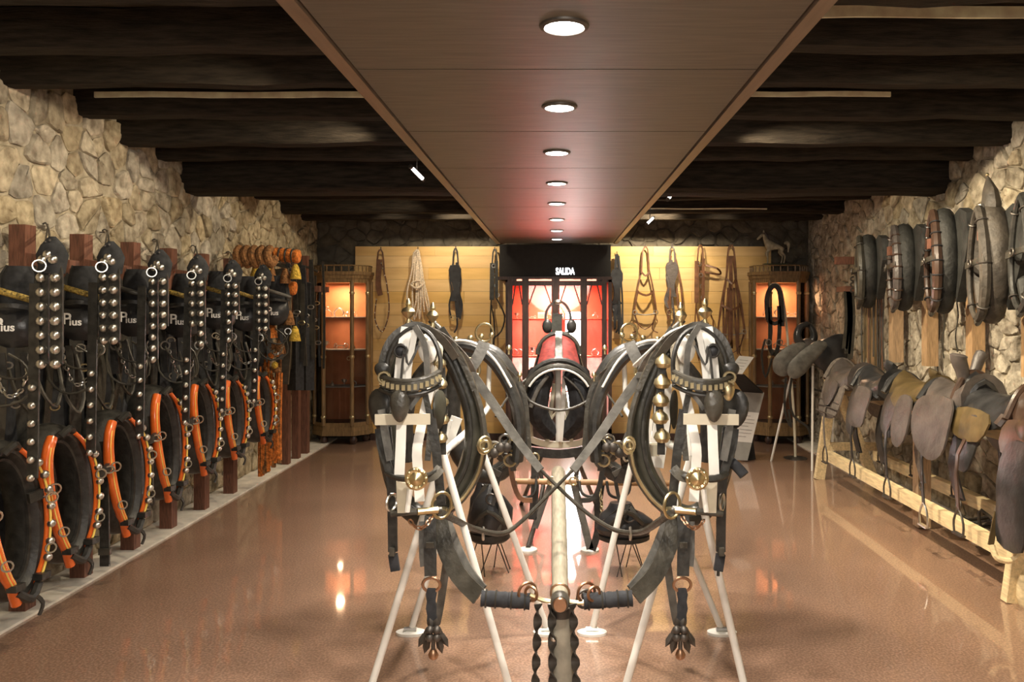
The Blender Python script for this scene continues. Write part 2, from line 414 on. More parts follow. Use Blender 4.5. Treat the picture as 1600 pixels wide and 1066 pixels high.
for a_, b_, p in SPOTS:  # cases of the added spotlights, hidden by the beams
    s_ = -1 if a_[0] < 0 else 1; n_side[s_] += 1
    t = thing('added_spot', 'added hidden ceiling spotlight, %s from the camera on the %s side of the panel' % (ordn[n_side[s_]-1], 'left' if s_ < 0 else 'right'), 'spotlight', 'added spotlights beside the ceiling panel')
    A = V(a_); d = (V(b_)-A).normalized()
    MB().lathe(A, [(.03, -.09), (.034, -.07), (.034, .03), (.03, .035)], 12, d).build('housing', 'iron', t)
    MB().lathe(A+d*.036, [(.027, 0), (.027, .004), (.0, .004)], 12, d).build('lens', 'lamp_lit', t)
    MB().tube([A, A+V((0, 0, .04)), V((A.x, A.y, ZC))], .008, 6, 1).build('stem', 'iron', t)
# short bright tube lamps hung beside the panel
for (px, py, px2, py2, Y, lab) in ((643, 262, 660, 279, 5.6, 'short glowing tube lamp hung left of the ceiling panel'), (1044, 311, 1053, 299, 6.6, 'short glowing tube lamp right of the panel, nearer of the two'), (1011, 350, 1020, 341, 8.3, 'short glowing tube lamp right of the panel, farther and smaller')):
    t = thing('tube_lamp', lab, 'lamp'); A, B = P(px, py, Y), P(px2, py2, Y+.12)
    MB().tube([A, B], .012, 8, 1).build('tube', 'strip_lit', t); U = (B-A).normalized()
    MB().tube([A-U*.02, A], .016, 8, 1).tube([B, B+U*.02], .016, 8, 1).build('end_cap', 'iron', t, kind='stuff')
    MB().tube([(A+B)/2+V((0, 0, .01)), V(((A.x+B.x)/2, (A.y+B.y)/2, ZC))], .004, 5, 1).build('wire', 'iron', t)

# pine boards on the back wall (two areas, either side of the central cabinet)
BY = 9.60; ZT = 1.55+101*BY/F
for (x0, x1, nm) in ((P(555, 0, BY).x, P(800, 0, BY).x, 'trim_2'), (P(940, 0, BY).x, P(1205, 0, BY).x, 'trim_3')):
    bk = struct(MB().box(((x0+x1)/2, BY+.05, ZT/2+.03), (x1-x0-.02, .06, ZT-.1)), nm, 'cab_dark')
    z = .08; k = 0
    while z < ZT-.01:
        h_ = min(.142, ZT-z); xs = [x0, x0+(x1-x0)*rnd.uniform(.25, .75), x1] if k % 2 else [x0, x1]
        for a_, b_ in zip(xs, xs[1:]):
            MB().box(((a_+b_)/2, BY+.012+rnd.uniform(0, .002), z+h_/2), (b_-a_-.002, .022, h_-.0025)).build('plank', 'pine', bk)
        z += h_; k += 1
struct(MB().box(((XL+XR)/2, BY+.02, .04), (4.6, .09, .08)), 'baseboard_back', 'cab_dark')
# ---------------------------------------------------------------- black header with the lit sign, central cabinet
t = thing('header_box', 'matt black header box above the red lit cabinet', 'header')
x0, x1 = P(780, 0, 9.1).x, P(955, 0, 9.1).x
MB().box(((x0+x1)/2, 9.37, 2.11), (x1-x0, .42, .40)).build('casing', 'header_black', t)
MB().box(((x0+x1)/2, 9.155, 1.925), (x1-x0+.03, .03, .035)).build('lower_rail', 'cab_dark', t)
def text(body, size, m, parent, name, Mx, ext=.002, offset=0.0, sx=1.):
    cu = bpy.data.curves.new('t', 'FONT'); cu.body = body; cu.size = size; cu.extrude = ext; cu.offset = offset
    cu.align_x = 'CENTER'; cu.align_y = 'CENTER'; cu.resolution_u = 3
    o = bpy.data.objects.new('t', cu); C.objects.link(o); bpy.context.view_layer.update()
    me = bpy.data.meshes.new_from_object(o.evaluated_get(bpy.context.evaluated_depsgraph_get()))
    bpy.data.objects.remove(o); me.transform(Mx @ Matrix.Diagonal((sx, 1, 1, 1))); me.materials.clear(); me.materials.append(M[m])
    q = bpy.data.objects.new(name, me); C.objects.link(q)
    if parent: q.parent = parent
    return q
FACE = Matrix(((1, 0, 0, 0), (0, 0, -1, 0), (0, 1, 0, 0), (0, 0, 0, 1)))   # text facing -Y
t = thing('lit_sign', 'small glowing white exit word on a dark plate on the black header', 'sign')
c = P(883, 424.5, 9.15)
MB().box(c+V((0, .005, 0)), (.30, .02, .11)).build('plate', 'header_black', t)
text('SALIDA', .105, 'sign_lit', t, 'lettering', Matrix.Translation(c+V((0, -.007, 0))) @ FACE, .002, .002, .62)

def silver_bits(kind, c, s, lab, grp, m='steel'):
    """small show pieces in the cabinets"""
    nm = {'spur': 'spur', 'bit': 'horse_bit', 'bell': 'small_bell', 'shoe': 'horseshoe', 'card': 'label_card', 'cup': 'trophy_cup'}[kind]
    t = thing(nm, lab, nm.replace('_', ' ').split()[-1], grp); c = V(c); X = V((1, 0, 0)); Z = V((0, 0, 1))
    if kind == 'spur':
        MB().tube([c-X*s+Z*s*.2, c-X*s*.9+Z*s, c+Z*s*1.6, c+X*s*.9+Z*s, c+X*s+Z*s*.2], s*.12, 6).build('heel_band', m, t)
        MB().ring(c+Z*s*2, s*.3, s*.1, k=10).build('rowel', m, t)
    elif kind == 'bit':
        for q in (-1, 1): MB().ring(c+X*s*q+Z*s*.55, s*.5, s*.09, (1, 1, 0) if q < 0 else (-1, 1, 0), 12).build('ring', m, t)
        MB().tube([c-X*s+Z*s*.5, c+Z*s*.65, c+X*s+Z*s*.5], s*.11, 6).build('mouthpiece', m, t)
    elif kind == 'bell':
        MB().lathe(c, [(s*.5, 0), (s*.45, s*.2), (s*.3, s*.6), (s*.1, s*.8), (.0, s*.85)], 10).build('bell_body', m, t)
        MB().ring(c+Z*s*.95, s*.15, s*.05, k=8).build('loop', m, t)
    elif kind == 'shoe':
        MB().tube([c-X*s*.6, c-X*s*.8+Z*s*.7, c+Z*s*1.4, c+X*s*.8+Z*s*.7, c+X*s*.6], s*.14, 6).build('shoe', m, t)
    elif kind == 'cup':
        MB().lathe(c, [(s*.5, 0), (s*.5, s*.1), (s*.12, s*.3), (s*.12, s*.7), (s*.5, s*1.0), (s*.6, s*1.8), (s*.5, s*1.8), (s*.4, s*1.1), (0, s*1.0)], 12).build('cup', m, t)
        for q in (-1, 1): MB().ring(c+X*s*.62*q+Z*s*1.4, s*.22, s*.06, k=10).build('handle', m, t)
    else:
        MB().box(c+Z*s*.5, (s*1.6, .004, s)).build('card', 'card_white', t)
        for q in (.7, .5, .3): MB().box(c+Z*s*q-V((0, .003, 0)), (s*1.2, .002, s*.06)).build('text_line', 'print', t)
    return t

t = thing('display_cabinet', 'large dark wooden display cabinet with red lit interior and glazed doors', 'cabinet')
cx0, cx1 = P(790, 0, 9.15).x, P(956, 0, 9.15).x; yf, yb = 9.15, 9.58; cz = 1.92; W_ = cx1-cx0; cxm = (cx0+cx1)/2
MB().box((cxm, yb, cz/2+.05), (W_, .03, cz-.1)).build('back_panel', 'cab_red', t, label='red back panel')
MB().box((cxm, yb-.03, .66), (W_-.1, .012, .70)).build('lit_lower_back', mat('lit_rose', (.85, .42, .38), .8), t, label='lower back panel coloured pale rose for the strong light')  # pale rose sheet paints the overexposed light on the red back
for x in (cx0+.02, cx1-.02): MB().box((x, (yf+yb)/2, cz/2+.04), (.04, yb-yf, cz-.08)).build('side_panel', 'cab_dark', t)
MB().box((cxm, (yf+yb)/2, cz-.02), (W_, yb-yf, .04)).build('top', 'cab_dark', t)
MB().box((cxm, (yf+yb)/2, .12), (W_, yb-yf, .16)).build('plinth', 'cab_dark', t)
for zz in (.62, 1.02, 1.45): MB().box((cxm, (yf+yb)/2+.03, zz), (W_-.08, yb-yf-.1, .016)).build('shelf', 'cab_red', t)
MB().box((cxm-.27, yf-.004, 1.905), (.42, .012, .02)).box((cxm+.22, yf-.004, 1.905), (.42, .012, .02)).build('lit_strip', mat('strip_red', (1, .3, .2), .5, emit=(1, .32, .2), estr=2.5), t, label='thin glowing strip under the header', kind='stuff')
xs = [P(q, 0, yf).x for q in (797, 821, 868, 912, 944)]   # post centres
wd = [.055, .075, .09, .075, .055]
for x, w2 in zip(xs, wd): MB().box((x, yf, cz/2+.05), (w2, .04, cz-.1)).build('door_stile', 'cab_dark', t)
for a_, b_, wa, wb in zip(xs, xs[1:], wd, wd[1:]):
    a2, b2 = a_+wa/2, b_-wb/2
    MB().box(((a2+b2)/2, yf, cz-.055), (b2-a2, .035, .05)).build('door_rail', 'cab_dark', t)
    MB().box(((a2+b2)/2, yf, .24), (b2-a2, .035, .08)).build('door_rail', 'cab_dark', t)
    zt_, zm_ = cz-.08, cz-.30; q = (b2-a2)
    for (u, s_) in ((a2, 1), (b2, -1)):
        MB().strap([(u+s_*q*.30, yf-.004, zt_), (u+s_*.0, yf-.004, zm_)], .014, .012).build('glazing_bar', 'cab_dark', t)
        MB().strap([(u+s_*q*.30, yf-.004, .28), (u+s_*.0, yf-.004, .50)], .014, .012).build('glazing_bar', 'cab_dark', t)
    MB().box(((a2+b2)/2, yf+.01, cz/2+.09), (q, .004, cz-.3)).build('pane', 'glass', t)
    nb = 5
    for k in range(nb): MB().box((a2+q*(k+.5)/nb, yf+.02, .42), (.012, .008, .28)).build('baluster', 'card_white', t)
lamp('AREA', (cxm, yf+.16, cz-.07), 24, (1, .66, .48), size=.3)
for zz in (.58, .99, 1.41):
    for dx in (-.3, .3): lamp('AREA', (cxm+dx, yf+.12, zz), 4.5, (1, .78, .70), (cxm+dx, yf+.34, zz-.25), size=.2)
lt = thing('glare_panel', 'added glowing panel for the glare in the right door glass of the red cabinet', 'lamp')  # added glowing panel, imitates glare in the door glass and its floor reflection
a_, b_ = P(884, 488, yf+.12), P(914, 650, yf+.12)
MB().box((a_+b_)/2, (b_.x-a_.x, .03, a_.z-b_.z)).build('glare_face', 'glare_lit', lt)
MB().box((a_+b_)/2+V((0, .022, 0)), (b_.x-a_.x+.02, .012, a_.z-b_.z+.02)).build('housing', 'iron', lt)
items = [(807, 1.46, 'cup', .035), (832, 1.46, 'bit', .03), (848, 1.46, 'card', .07), (858, 1.46, 'spur', .03), (880, 1.46, 'bell', .05), (894, 1.46, 'cup', .04), (930, 1.46, 'spur', .03), (804, 1.03, 'shoe', .05), (812, 1.03, 'shoe', .05), (832, 1.03, 'cup', .05), (850, 1.03, 'bit', .04), (888, 1.03, 'shoe', .05), (930, 1.03, 'shoe', .05), (805, .63, 'cup', .06), (834, .63, 'bell', .07), (895, .63, 'bell', .07), (930, .63, 'cup', .06)]
shn = {1.46: 'upper', 1.03: 'middle', .63: 'lower'}
sd = lambda px: 'far left pane' if px < 815 else 'left door' if px < 866 else 'right door' if px < 912 else 'far right pane'
kn = {'cup': 'silver cup', 'bit': 'silver horse bit', 'card': 'white card', 'spur': 'silver spur', 'bell': 'silver bell', 'shoe': 'silver horseshoe'}
for i, (px, z, kd, s) in enumerate(items):
    ex = {7: ', left one of two', 8: ', right one of two'}.get(i, '')
    silver_bits(kd, (P(px, 0, 9.36).x, 9.34, z+.006), s, '%s, %s shelf of red cabinet, behind %s%s' % (kn[kd], shn[z], sd(px), ex), 'silverware in the red cabinet')

# ---------------------------------------------------------------- corner cabinets
def corner_cabinet(cx, side, lab):
    t = thing('corner_cabinet', lab, 'cabinet')
    s = side; Y0 = 9.36; h0, h1 = .10, 2.04
    # footprint, outer wall side first (s=-1: left corner)
    fp = [(-.32*1, .24), (-.32, .06), (-.17, -.09), (.17, -.09), (.32, .06), (.32, .24)]
    q = lambda u, v_, z: V((cx+u, Y0+v_, z))
    def slab(z0, z1, gr, name, m):
        pts = [(u*(1+gr), (v_-.07)*(1+gr)+.07) for u, v_ in fp]
        MB().loft([[q(u, v_, z0) for u, v_ in pts], [q(u, v_, z1) for u, v_ in pts]]).build(name, m, t, flat=True)
    slab(h0, h0+.05, .06, 'base', 'cab_wood'); slab(h0+.05, h0+.10, .03, 'base_moulding', 'cab_wood'); slab(h0+.10, h0+.15, .0, 'base_rail', 'cab_wood')
    slab(h1-.16, h1-.11, .0, 'top_rail', 'cab_wood'); slab(h1-.11, h1-.07, .04, 'cornice', 'cab_wood'); slab(h1-.07, h1-.03, .09, 'cornice', 'cab_wood')
    for zz in (.66, 1.09, 1.47): slab(zz, zz+.012, -.09, 'shelf', 'card_grey')
    MB().box(q(0, .225, (h0+h1)/2), (.62, .02, h1-h0-.2)).build('back_panel', 'cab_orange', t, label='orange back panel')
    slab(.25, .255, -.06, 'floor_board', 'cab_dark')
    for i, (u, v_) in enumerate(fp):
        MB().tube([q(u*.97, v_, h0+.12), q(u*.97, v_, h1-.14)], .024, 8, 1).build('column', 'cab_wood', t)
        if 0 < i < 5:
            for zz in (h0+.2, h0+.9, h1-.3):
                MB().lathe(q(u*.97, v_, zz), [(.024, 0), (.032, .01), (.032, .025), (.024, .035)], 8).build('column_ring', 'brass', t)
    for i in range(5):
        (u0, v0), (u1, v1) = fp[i], fp[i+1]
        if i in (0, 4):
            MB().loft([[q(u0*.98, v0, z), q(u1*.98, v1, z), q(u1*.95, v1, z), q(u0*.95, v0, z)] for z in (h0+.14, h1-.15)]).build('side_panel', 'cab_wood', t); continue
        MB().loft([[q(u0*.97, v0, z), q(u1*.97, v1, z), q(u1*.96, v1+.004, z), q(u0*.96, v0+.004, z)] for z in (h0+.15, h1-.16)]).build('pane', 'glass', t)
    # gallery rail on the top
    for i in range(5):
        (u0, v0), (u1, v1) = fp[i], fp[i+1]
        MB().tube([q(u0, v0, h1+.04), q(u1, v1, h1+.04)], .008, 6, 1).build('gallery_rail', 'cab_wood', t)
        for k in range(4):
            f = (k+.5)/4; MB().lathe(q(u0+(u1-u0)*f, v0+(v1-v0)*f, h1-.03), [(.006, 0), (.010, .03), (.005, .07)], 6).build('spindle', 'cab_wood', t)
    for (u, v_) in ((-.26, .18), (.26, .18), (-.17, -.05), (.17, -.05)):
        MB().lathe(q(u, v_, 0.0), [(.025, 0), (.045, .03), (.045, .06), (.025, .10)], 10).build('foot', 'cab_dark', t)
    MB().ring(q(.13*-s, -.10, 1.0), .02, .005).build('door_pull', 'brass', t)
    lamp('AREA', q(0, .02, h1-.18), 8.0, (1, .60, .34), size=.07)
    lamp('AREA', q(0, .02, 1.44), 1.2, (1, .6, .35), size=.05)
    return Y0
LCX, RCX = P(531, 0, 9.36).x, P(1222, 0, 9.36).x
corner_cabinet(LCX, -1, 'glazed wooden corner cabinet with orange lit shelves left of the pine boards')
corner_cabinet(RCX, 1, 'glazed wooden corner cabinet under the toy horse at the right corner')
for i, (cx_, nm) in enumerate(((LCX, 'left'), (RCX, 'right'))):
    for j, (dx, z, kd, s) in enumerate(((-.16, 1.49, 'spur', .05), (-.02, 1.49, 'shoe', .07), (.12, 1.49, 'bit', .05), (-.18, 1.11, 'cup', .05), (.0, 1.11, 'bit', .06), (.14, 1.11, 'bell', .07), (-.1, .68, 'bell', .05), (.04, .68, 'cup', .04), (.15, .68, 'shoe', .04))):
        silver_bits(kd, (cx_+dx, 9.40, z-.004), s, '%s on the %s shelf of the %s corner cabinet' % (kn[kd], ('top', 'middle', 'bottom')[j//3], nm), 'silver pieces in the %s corner cabinet' % nm)

# toy horse on the right cabinet: one skinned body
def horse(c, s):
    t = thing('toy_horse', 'pale carved toy horse facing left on top of the right corner cabinet', 'figurine')
    me = bpy.data.meshes.new('body'); J = {}
    P_ = {'pel': (.30, 0, .98), 'mid': (0, 0, .95), 'che': (-.30, 0, .98), 'nk': (-.48, 0, 1.22), 'nk2': (-.56, 0, 1.46), 'pol': (-.62, 0, 1.60), 'nose': (-.88, 0, 1.36), 'muz': (-.95, 0, 1.28)}
    R_ = {'pel': .23, 'mid': .20, 'che': .22, 'nk': .15, 'nk2': .11, 'pol': .10, 'nose': .07, 'muz': .055}
    E = [('pel', 'mid'), ('mid', 'che'), ('che', 'nk'), ('nk', 'nk2'), ('nk2', 'pol'), ('pol', 'nose'), ('nose', 'muz')]
    for k, (hy, fw) in enumerate(((.12, 0), (-.12, .16))):
        for nme, p, r in (('h0', (.36, hy, .80), .13), ('h1', (.24+fw*.3, hy, .62), .09), ('h2', (.44+fw*.4, hy, .42), .05), ('h3', (.38+fw*.5, hy, .10), .04), ('h4', (.34+fw*.5, hy, .03), .06)):
            P_[nme+str(k)] = p; R_[nme+str(k)] = r
        E += [('pel', 'h0%d' % k), ('h0%d' % k, 'h1%d' % k), ('h1%d' % k, 'h2%d' % k), ('h2%d' % k, 'h3%d' % k), ('h3%d' % k, 'h4%d' % k)]
    for k, (hy, lift) in enumerate(((.12, 0), (-.12, 1))):
        for nme, p, r in (('f0', (-.34, hy, .76), .09), ('f1', (-.36-.16*lift, hy, .50+.06*lift), .055), ('f2', (-.35-.06*lift, hy, .12+.2*lift), .036), ('f3', (-.38-.06*lift, hy, .03+.2*lift), .05)):
            P_[nme+str(k)] = p; R_[nme+str(k)] = r
        E += [('che', 'f0%d' % k), ('f0%d' % k, 'f1%d' % k), ('f1%d' % k, 'f2%d' % k), ('f2%d' % k, 'f3%d' % k)]
    ks = list(P_); me.from_pydata([tuple(c+V(P_[k])*s) for k in ks], [(ks.index(a), ks.index(b)) for a, b in E], [])
    o = bpy.data.objects.new('body', me); C.objects.link(o)
    md = o.modifiers.new('skin', 'SKIN'); me.skin_vertices[0].data[0].use_root = True
    for i, k in enumerate(ks): me.skin_vertices[0].data[i].radius = (R_[k]*s, R_[k]*s)
    o.modifiers.new('sub', 'SUBSURF').levels = 1
    bpy.context.view_layer.update()
    m2 = bpy.data.meshes.new_from_object(o.evaluated_get(bpy.context.evaluated_depsgraph_get())); bpy.data.objects.remove(o)
    m2.materials.clear(); m2.materials.append(M['horse_paint']); m2.name = 'body'; m2.shade_smooth()
    o = bpy.data.objects.new('body', m2); C.objects.link(o); o.parent = t
    g_ = lambda x, y, z: c+V((x, y, z))*s
    MB().tube([g_(.50, 0, 1.08), g_(.66, 0, 1.12), g_(.72, 0, .95), g_(.70, 0, .62)], lambda u: s*(.04+.06*math.sin(PI*min(1, u*1.1+.05))), 8).build('tail', 'horse_paint', t)
    MB().tube([g_(-.56, 0, 1.70), g_(-.44, 0, 1.52), g_(-.32, 0, 1.28), g_(-.22, 0, 1.16)], lambda u: s*.07*(1-.5*u), 7).build('mane', 'cab_dark', t)
    for q in (-.05, .05): MB().lathe(g_(-.60, q, 1.66), [(.035*s, 0), (.03*s, .06*s), (.002, .13*s)], 6).build('ear', 'horse_paint', t)
    MB().ball(g_(-.72, -.075, 1.52), .018*s, 6, 4).ball(g_(-.72, .075, 1.52), .018*s, 6, 4).build('eye', 'header_black', t, kind='stuff')
    MB().box(g_(0, 0, -.005), (1.2*s, .5*s, .03*s)).build('plinth', 'green_paint', t)
horse(V((P(1213, 0, 9.3).x, 9.36, 2.10)), .22)

# ---------------------------------------------------------------- information lectern and its card
t = thing('lectern', 'tall black lectern with leaning grey and white front panel beside the right cabinet', 'lectern')
Yk = 8.2
def quad(mb, pts, th=(0, .02, 0)):
    pts = [V(p) for p in pts]; th = V(th); return mb.loft([[p for p in pts], [p+th for p in pts]])
f0, f1, f2, f3 = P(1163, 610, 8.35), P(1194, 614, 8.35), P(1168, 720, Yk), P(1140, 718, Yk)
lerp = lambda a, b, u: a+(b-a)*u
for u0, u1, m_, nm in ((0, .30, 'card_grey', 'front_panel'), (.30, .74, 'card_white', 'text_panel'), (.74, 1, 'card_grey', 'front_panel')):
    quad(MB(), [lerp(f0, f3, u0), lerp(f1, f2, u0), lerp(f1, f2, u1), lerp(f0, f3, u1)]).build(nm, m_, t)
for k in range(7):
    u = .36+.05*k; a_, b_ = lerp(f0, f3, u), lerp(f1, f2, u)
    MB().strap([lerp(a_, b_, .15)-V((0, .003, 0)), lerp(a_, b_, .85 if k % 3 else .6)-V((0, .003, 0))], .006, .002).build('text_line', 'print', t)
quad(MB(), [P(1141, 583, 8.0), P(1163, 585, 8.0), P(1192, 612, 8.35), P(1160, 610, 8.35)], (0, 0, -.02)).build('shelf_board', 'header_black', t)
MB().loft([[P(1172, 655, 8.3), P(1181, 718, 8.3), P(1166, 720, 8.3)], [P(1172, 655, 8.3)+V((0, .3, 0)), P(1181, 718, 8.3)+V((0, .3, 0)), P(1166, 720, 8.3)+V((0, .3, 0))]]).build('stand', 'header_black', t)
t = thing('caption_card', 'white caption card tilted on top of the black lectern', 'card')
cp = [P(1155, 556, 8.15), P(1178, 558, 8.15), P(1160, 584, 7.98), P(1137, 582, 7.98)]
quad(MB(), cp, (0, .004, -.008)).build('card', 'card_white', t)
for k in range(4):
    a_, b_ = lerp(cp[0], cp[3], .25+.17*k), lerp(cp[1], cp[2], .25+.17*k)
    MB().strap([lerp(a_, b_, .2)+V((0, -.002, .002)), lerp(a_, b_, .8)+V((0, -.002, .002))], .005, .001).build('text_line', 'print', t)

# ---------------------------------------------------------------- hanging tack on the pine boards
def hung(px, y0, y1, m, style, lab, wpx=26, extra=None, seed=0):
    """a halter or bridle hanging from a hook on the boards"""
    r_ = random.Random(seed); Y = BY-.05
    q = lambda x, y: P(px+x, y, Y-.0)+V((0, -r_.uniform(0, .035), 0))
    t = thing(style[0], lab, style[1], 'tack hanging on the pine boards')
    w2 = wpx/2; h_ = y1-y0
    MB().tube([P(px, y0-2, BY+.02), P(px, y0-2, BY-.03), P(px, y0-7, BY-.035)], .006, 6, 2).build('hook', 'iron', t)
    k = style[2]
    if k == 'rope':
        for j in range(5):
            a = (j-2)*w2*.35
            MB().tube([q(-3+a*.2, y0+r_.uniform(0, 3)), q(a*.6-2, y0+h_*.3), q(a*1.3, y0+h_*r_.uniform(.6, .7)), q(a*1.2+3, y0+h_*r_.uniform(.86, 1)), q(a*.6+5, y0+h_*.72), q(a*.4+2, y0+h_*.3), q(2, y0+2)], .011, 6, 3, True).build('rope_coil', m, t)
        MB().tube([q(-w2*.6, y0+h_*.48), q(0, y0+h_*.54)-V((0, .03, 0)), q(w2*.6, y0+h_*.45), q(0, y0+h_*.43)], .012, 6, 3, True).build('wrap', m, t)
    else:
        MB().strap([q(-w2*.35, y0+h_*.3), q(-w2*.2, y0+2), q(w2*.2, y0+2), q(w2*.35, y0+h_*.3)], .018, .006, (0, -1, 0)).build('crown_strap', m, t)
        if k == 'bundle':
            MB().strap([q(-w2*.1, y0+h_*.18), q(0, y0+h_*.4), q(-1, y0+h_*.62)], lambda u: .10+.05*math.sin(u*7), .05).build('folded_straps', m, t)
            for j in range(5):
                x = r_.uniform(-w2*.6, w2*.6)
                MB().strap([q(x*.5, y0+h_*.15), q(x*1.2, y0+h_*.35), q(x*.8, y0+h_*.5), q(x*1.5, y0+h_*.66), q(x, y0+h_*r_.uniform(.72, .84))], .018, .006).build('strap', m, t)
            for j in (-1, 1): MB().ring(q(j*w2*.35, y0+h_*.82), .03, .006, k=12).build('bit_ring', 'brass', t)
            MB().tube([q(-w2*.35, y0+h_*.82), q(w2*.35, y0+h_*.82)], .008, 6, 1).build('mouthpiece', 'brass', t)
            MB().strap([q(0, y0+h_*.62), q(3, y0+h_*.9), q(-2, y0+h_)], .02, .006).build('trailing_strap', m, t)
        elif k == 'bridle':
            for j in (-1, 1):
                MB().strap([q(j*w2*.3, y0+h_*.25), q(j*w2*.7, y0+h_*.5), q(j*w2*.95, y0+h_*.74)], .02, .006).build('cheek_strap', m, t)
                MB().ring(q(j*w2*.9, y0+h_*.76), .026, .006, k=12).build('bit_ring', 'steel', t)
                MB().strap([q(j*w2*.9, y0+h_*.78), q(j*w2*.6, y0+h_*.95), q(j*w2*1.1, y0+h_)], .014, .005).build('rein', m, t)
            MB().strap([q(-w2*.35, y0+h_*.28), q(0, y0+h_*.33)-V((0, .05, 0)), q(w2*.35, y0+h_*.28)], .022, .006).build('brow_band', m, t)
            MB().strap([q(-w2*.7, y0+h_*.52), q(0, y0+h_*.56)-V((0, .06, 0)), q(w2*.7, y0+h_*.52)], .026, .006).build('nose_band', m, t)
            MB().tube([q(-w2*.9, y0+h_*.77), q(0, y0+h_*.79), q(w2*.9, y0+h_*.77)], .008, 6).build('mouthpiece', 'steel', t)
            MB().tube([q(-w2*.6, y0+h_*.5), q(-w2*.9, y0+h_*.8), q(0, y0+h_*.96), q(w2*.9, y0+h_*.8), q(w2*.6, y0+h_*.5)], .007, 6).build('rein', m, t)
        elif k == 'loop':
            MB().strap([q(-w2*.3, y0+h_*.12), q(-w2*.35, y0+h_*.5)], .05, .02).build('folded_straps', m, t)
            MB().strap([q(w2*.25, y0+h_*.10), q(w2*.25, y0+h_*.48)], .035, .02).build('folded_straps', m, t)
            MB().tube([q(-w2*.4, y0+h_*.5), q(-w2*.5, y0+h_*.75), q(-w2*.2, y0+h_), q(-w2*.0, y0+h_*.78), q(-w2*.4, y0+h_*.55)], .009, 6).build('rein', m, t)
            MB().tube([q(w2*.2, y0+h_*.48), q(w2*1.2, y0+h_*.66), q(w2*.8, y0+h_*.82), q(-w2*.1, y0+h_*.9), q(-w2*.1, y0+h_*1.02)], .009, 6).build('rein', m, t)
            for j in range(4): MB().ring(q(-w2*.1+j*2, y0+h_*(.15+.1*j)), .022, .005, k=10).build('buckle', 'steel', t)
        elif k == 'studded':
            MB().strap([q(-w2*.1, y0+h_*.1), q(-w2*.2, y0+h_*.4), q(0, y0+h_*.55)], .06, .02).build('folded_straps', m, t)
            pth = smooth([q(w2*.1, y0+h_*.15), q(w2*.55, y0+h_*.4), q(w2*.75, y0+h_*.75), q(w2*.2, y0+h_), q(-w2*.5, y0+h_*.85), q(-w2*.35, y0+h_*.6)], 6)
            MB().tube(pth, .008, 6, 1).build('rein', m, t)
            for j, p in enumerate(pth[::2]): piece('s9', stud_mb(.009), 'stud', 'steel', t, p-V((0, .010, 0)))
        if extra: extra(t, q)
bri = ('hanging_bridle', 'bridle', 'bridle')
def reins(col, n_, y1, span, seed):
    def f(t, q):
        r_ = random.Random(seed)
        for j in range(n_):
            x = r_.uniform(-span*.5, span)
            MB().strap([q(x*.3, 400), q(x*.8, 440), q(x*1.1, 475), q(x, y1-r_.uniform(0, 18)), q(x*.6, 480), q(x*.5, 450)], .022, .006).build('long_rein', col, t)
    return f
hung(595, 393, 518, 'brown_leather', ('studded_bridle', 'bridle', 'studded'), 'brown bridle with thin studded rein on the pine boards by the left cabinet', 34, seed=1)
hung(653, 393, 500, 'rope', ('rope_halter', 'halter', 'rope'), 'coiled off-white rope halter on the pine boards', 36, seed=2)
hung(712, 391, 520, 'saddle_black', ('hanging_bridle', 'bridle', 'bundle'), 'dark folded bridle with brass bit between rope halter and red cabinet', 26, seed=3)
hung(773, 393, 545, 'black_leather', ('hanging_bridle', 'bridle', 'loop'), 'black bridle with long looped reins just left of the red cabinet', 26, seed=4)
hung(964, 400, 520, 'saddle_black', ('hanging_bridle', 'bridle', 'bundle'), 'dark bridle in shadow just right of the red cabinet', 22, reins('saddle_black', 3, 530, 12, 1), seed=5)
hung(1008, 388, 520, 'brown_leather', bri, 'open brown snaffle bridle first right of the dark one in shadow', 36, seed=6)
hung(1050, 388, 510, 'saddle_grey', ('hanging_bridle', 'bridle', 'bundle'), 'pale brown bridle with blinkers third from the right cabinet', 28, reins('brown_leather', 2, 500, 16, 2), seed=7)
hung(1094, 387, 560, 'brown_leather', ('hanging_bridle', 'bridle', 'loop'), 'dark brown bridle with noseband sticking out to the right', 34, lambda t, q: MB().strap([q(4, 414), q(24, 420)-V((0, .05, 0)), q(32, 428), q(20, 428), q(0, 424)], .022, .01).build('nose_band', 'brown_leather', t), seed=8)
hung(1142, 387, 560, 'brown_leather', bri, 'brown bridle with many long reins nearest the right cabinet', 44, reins('brown_leather', 5, 555, 22, 3), seed=9)
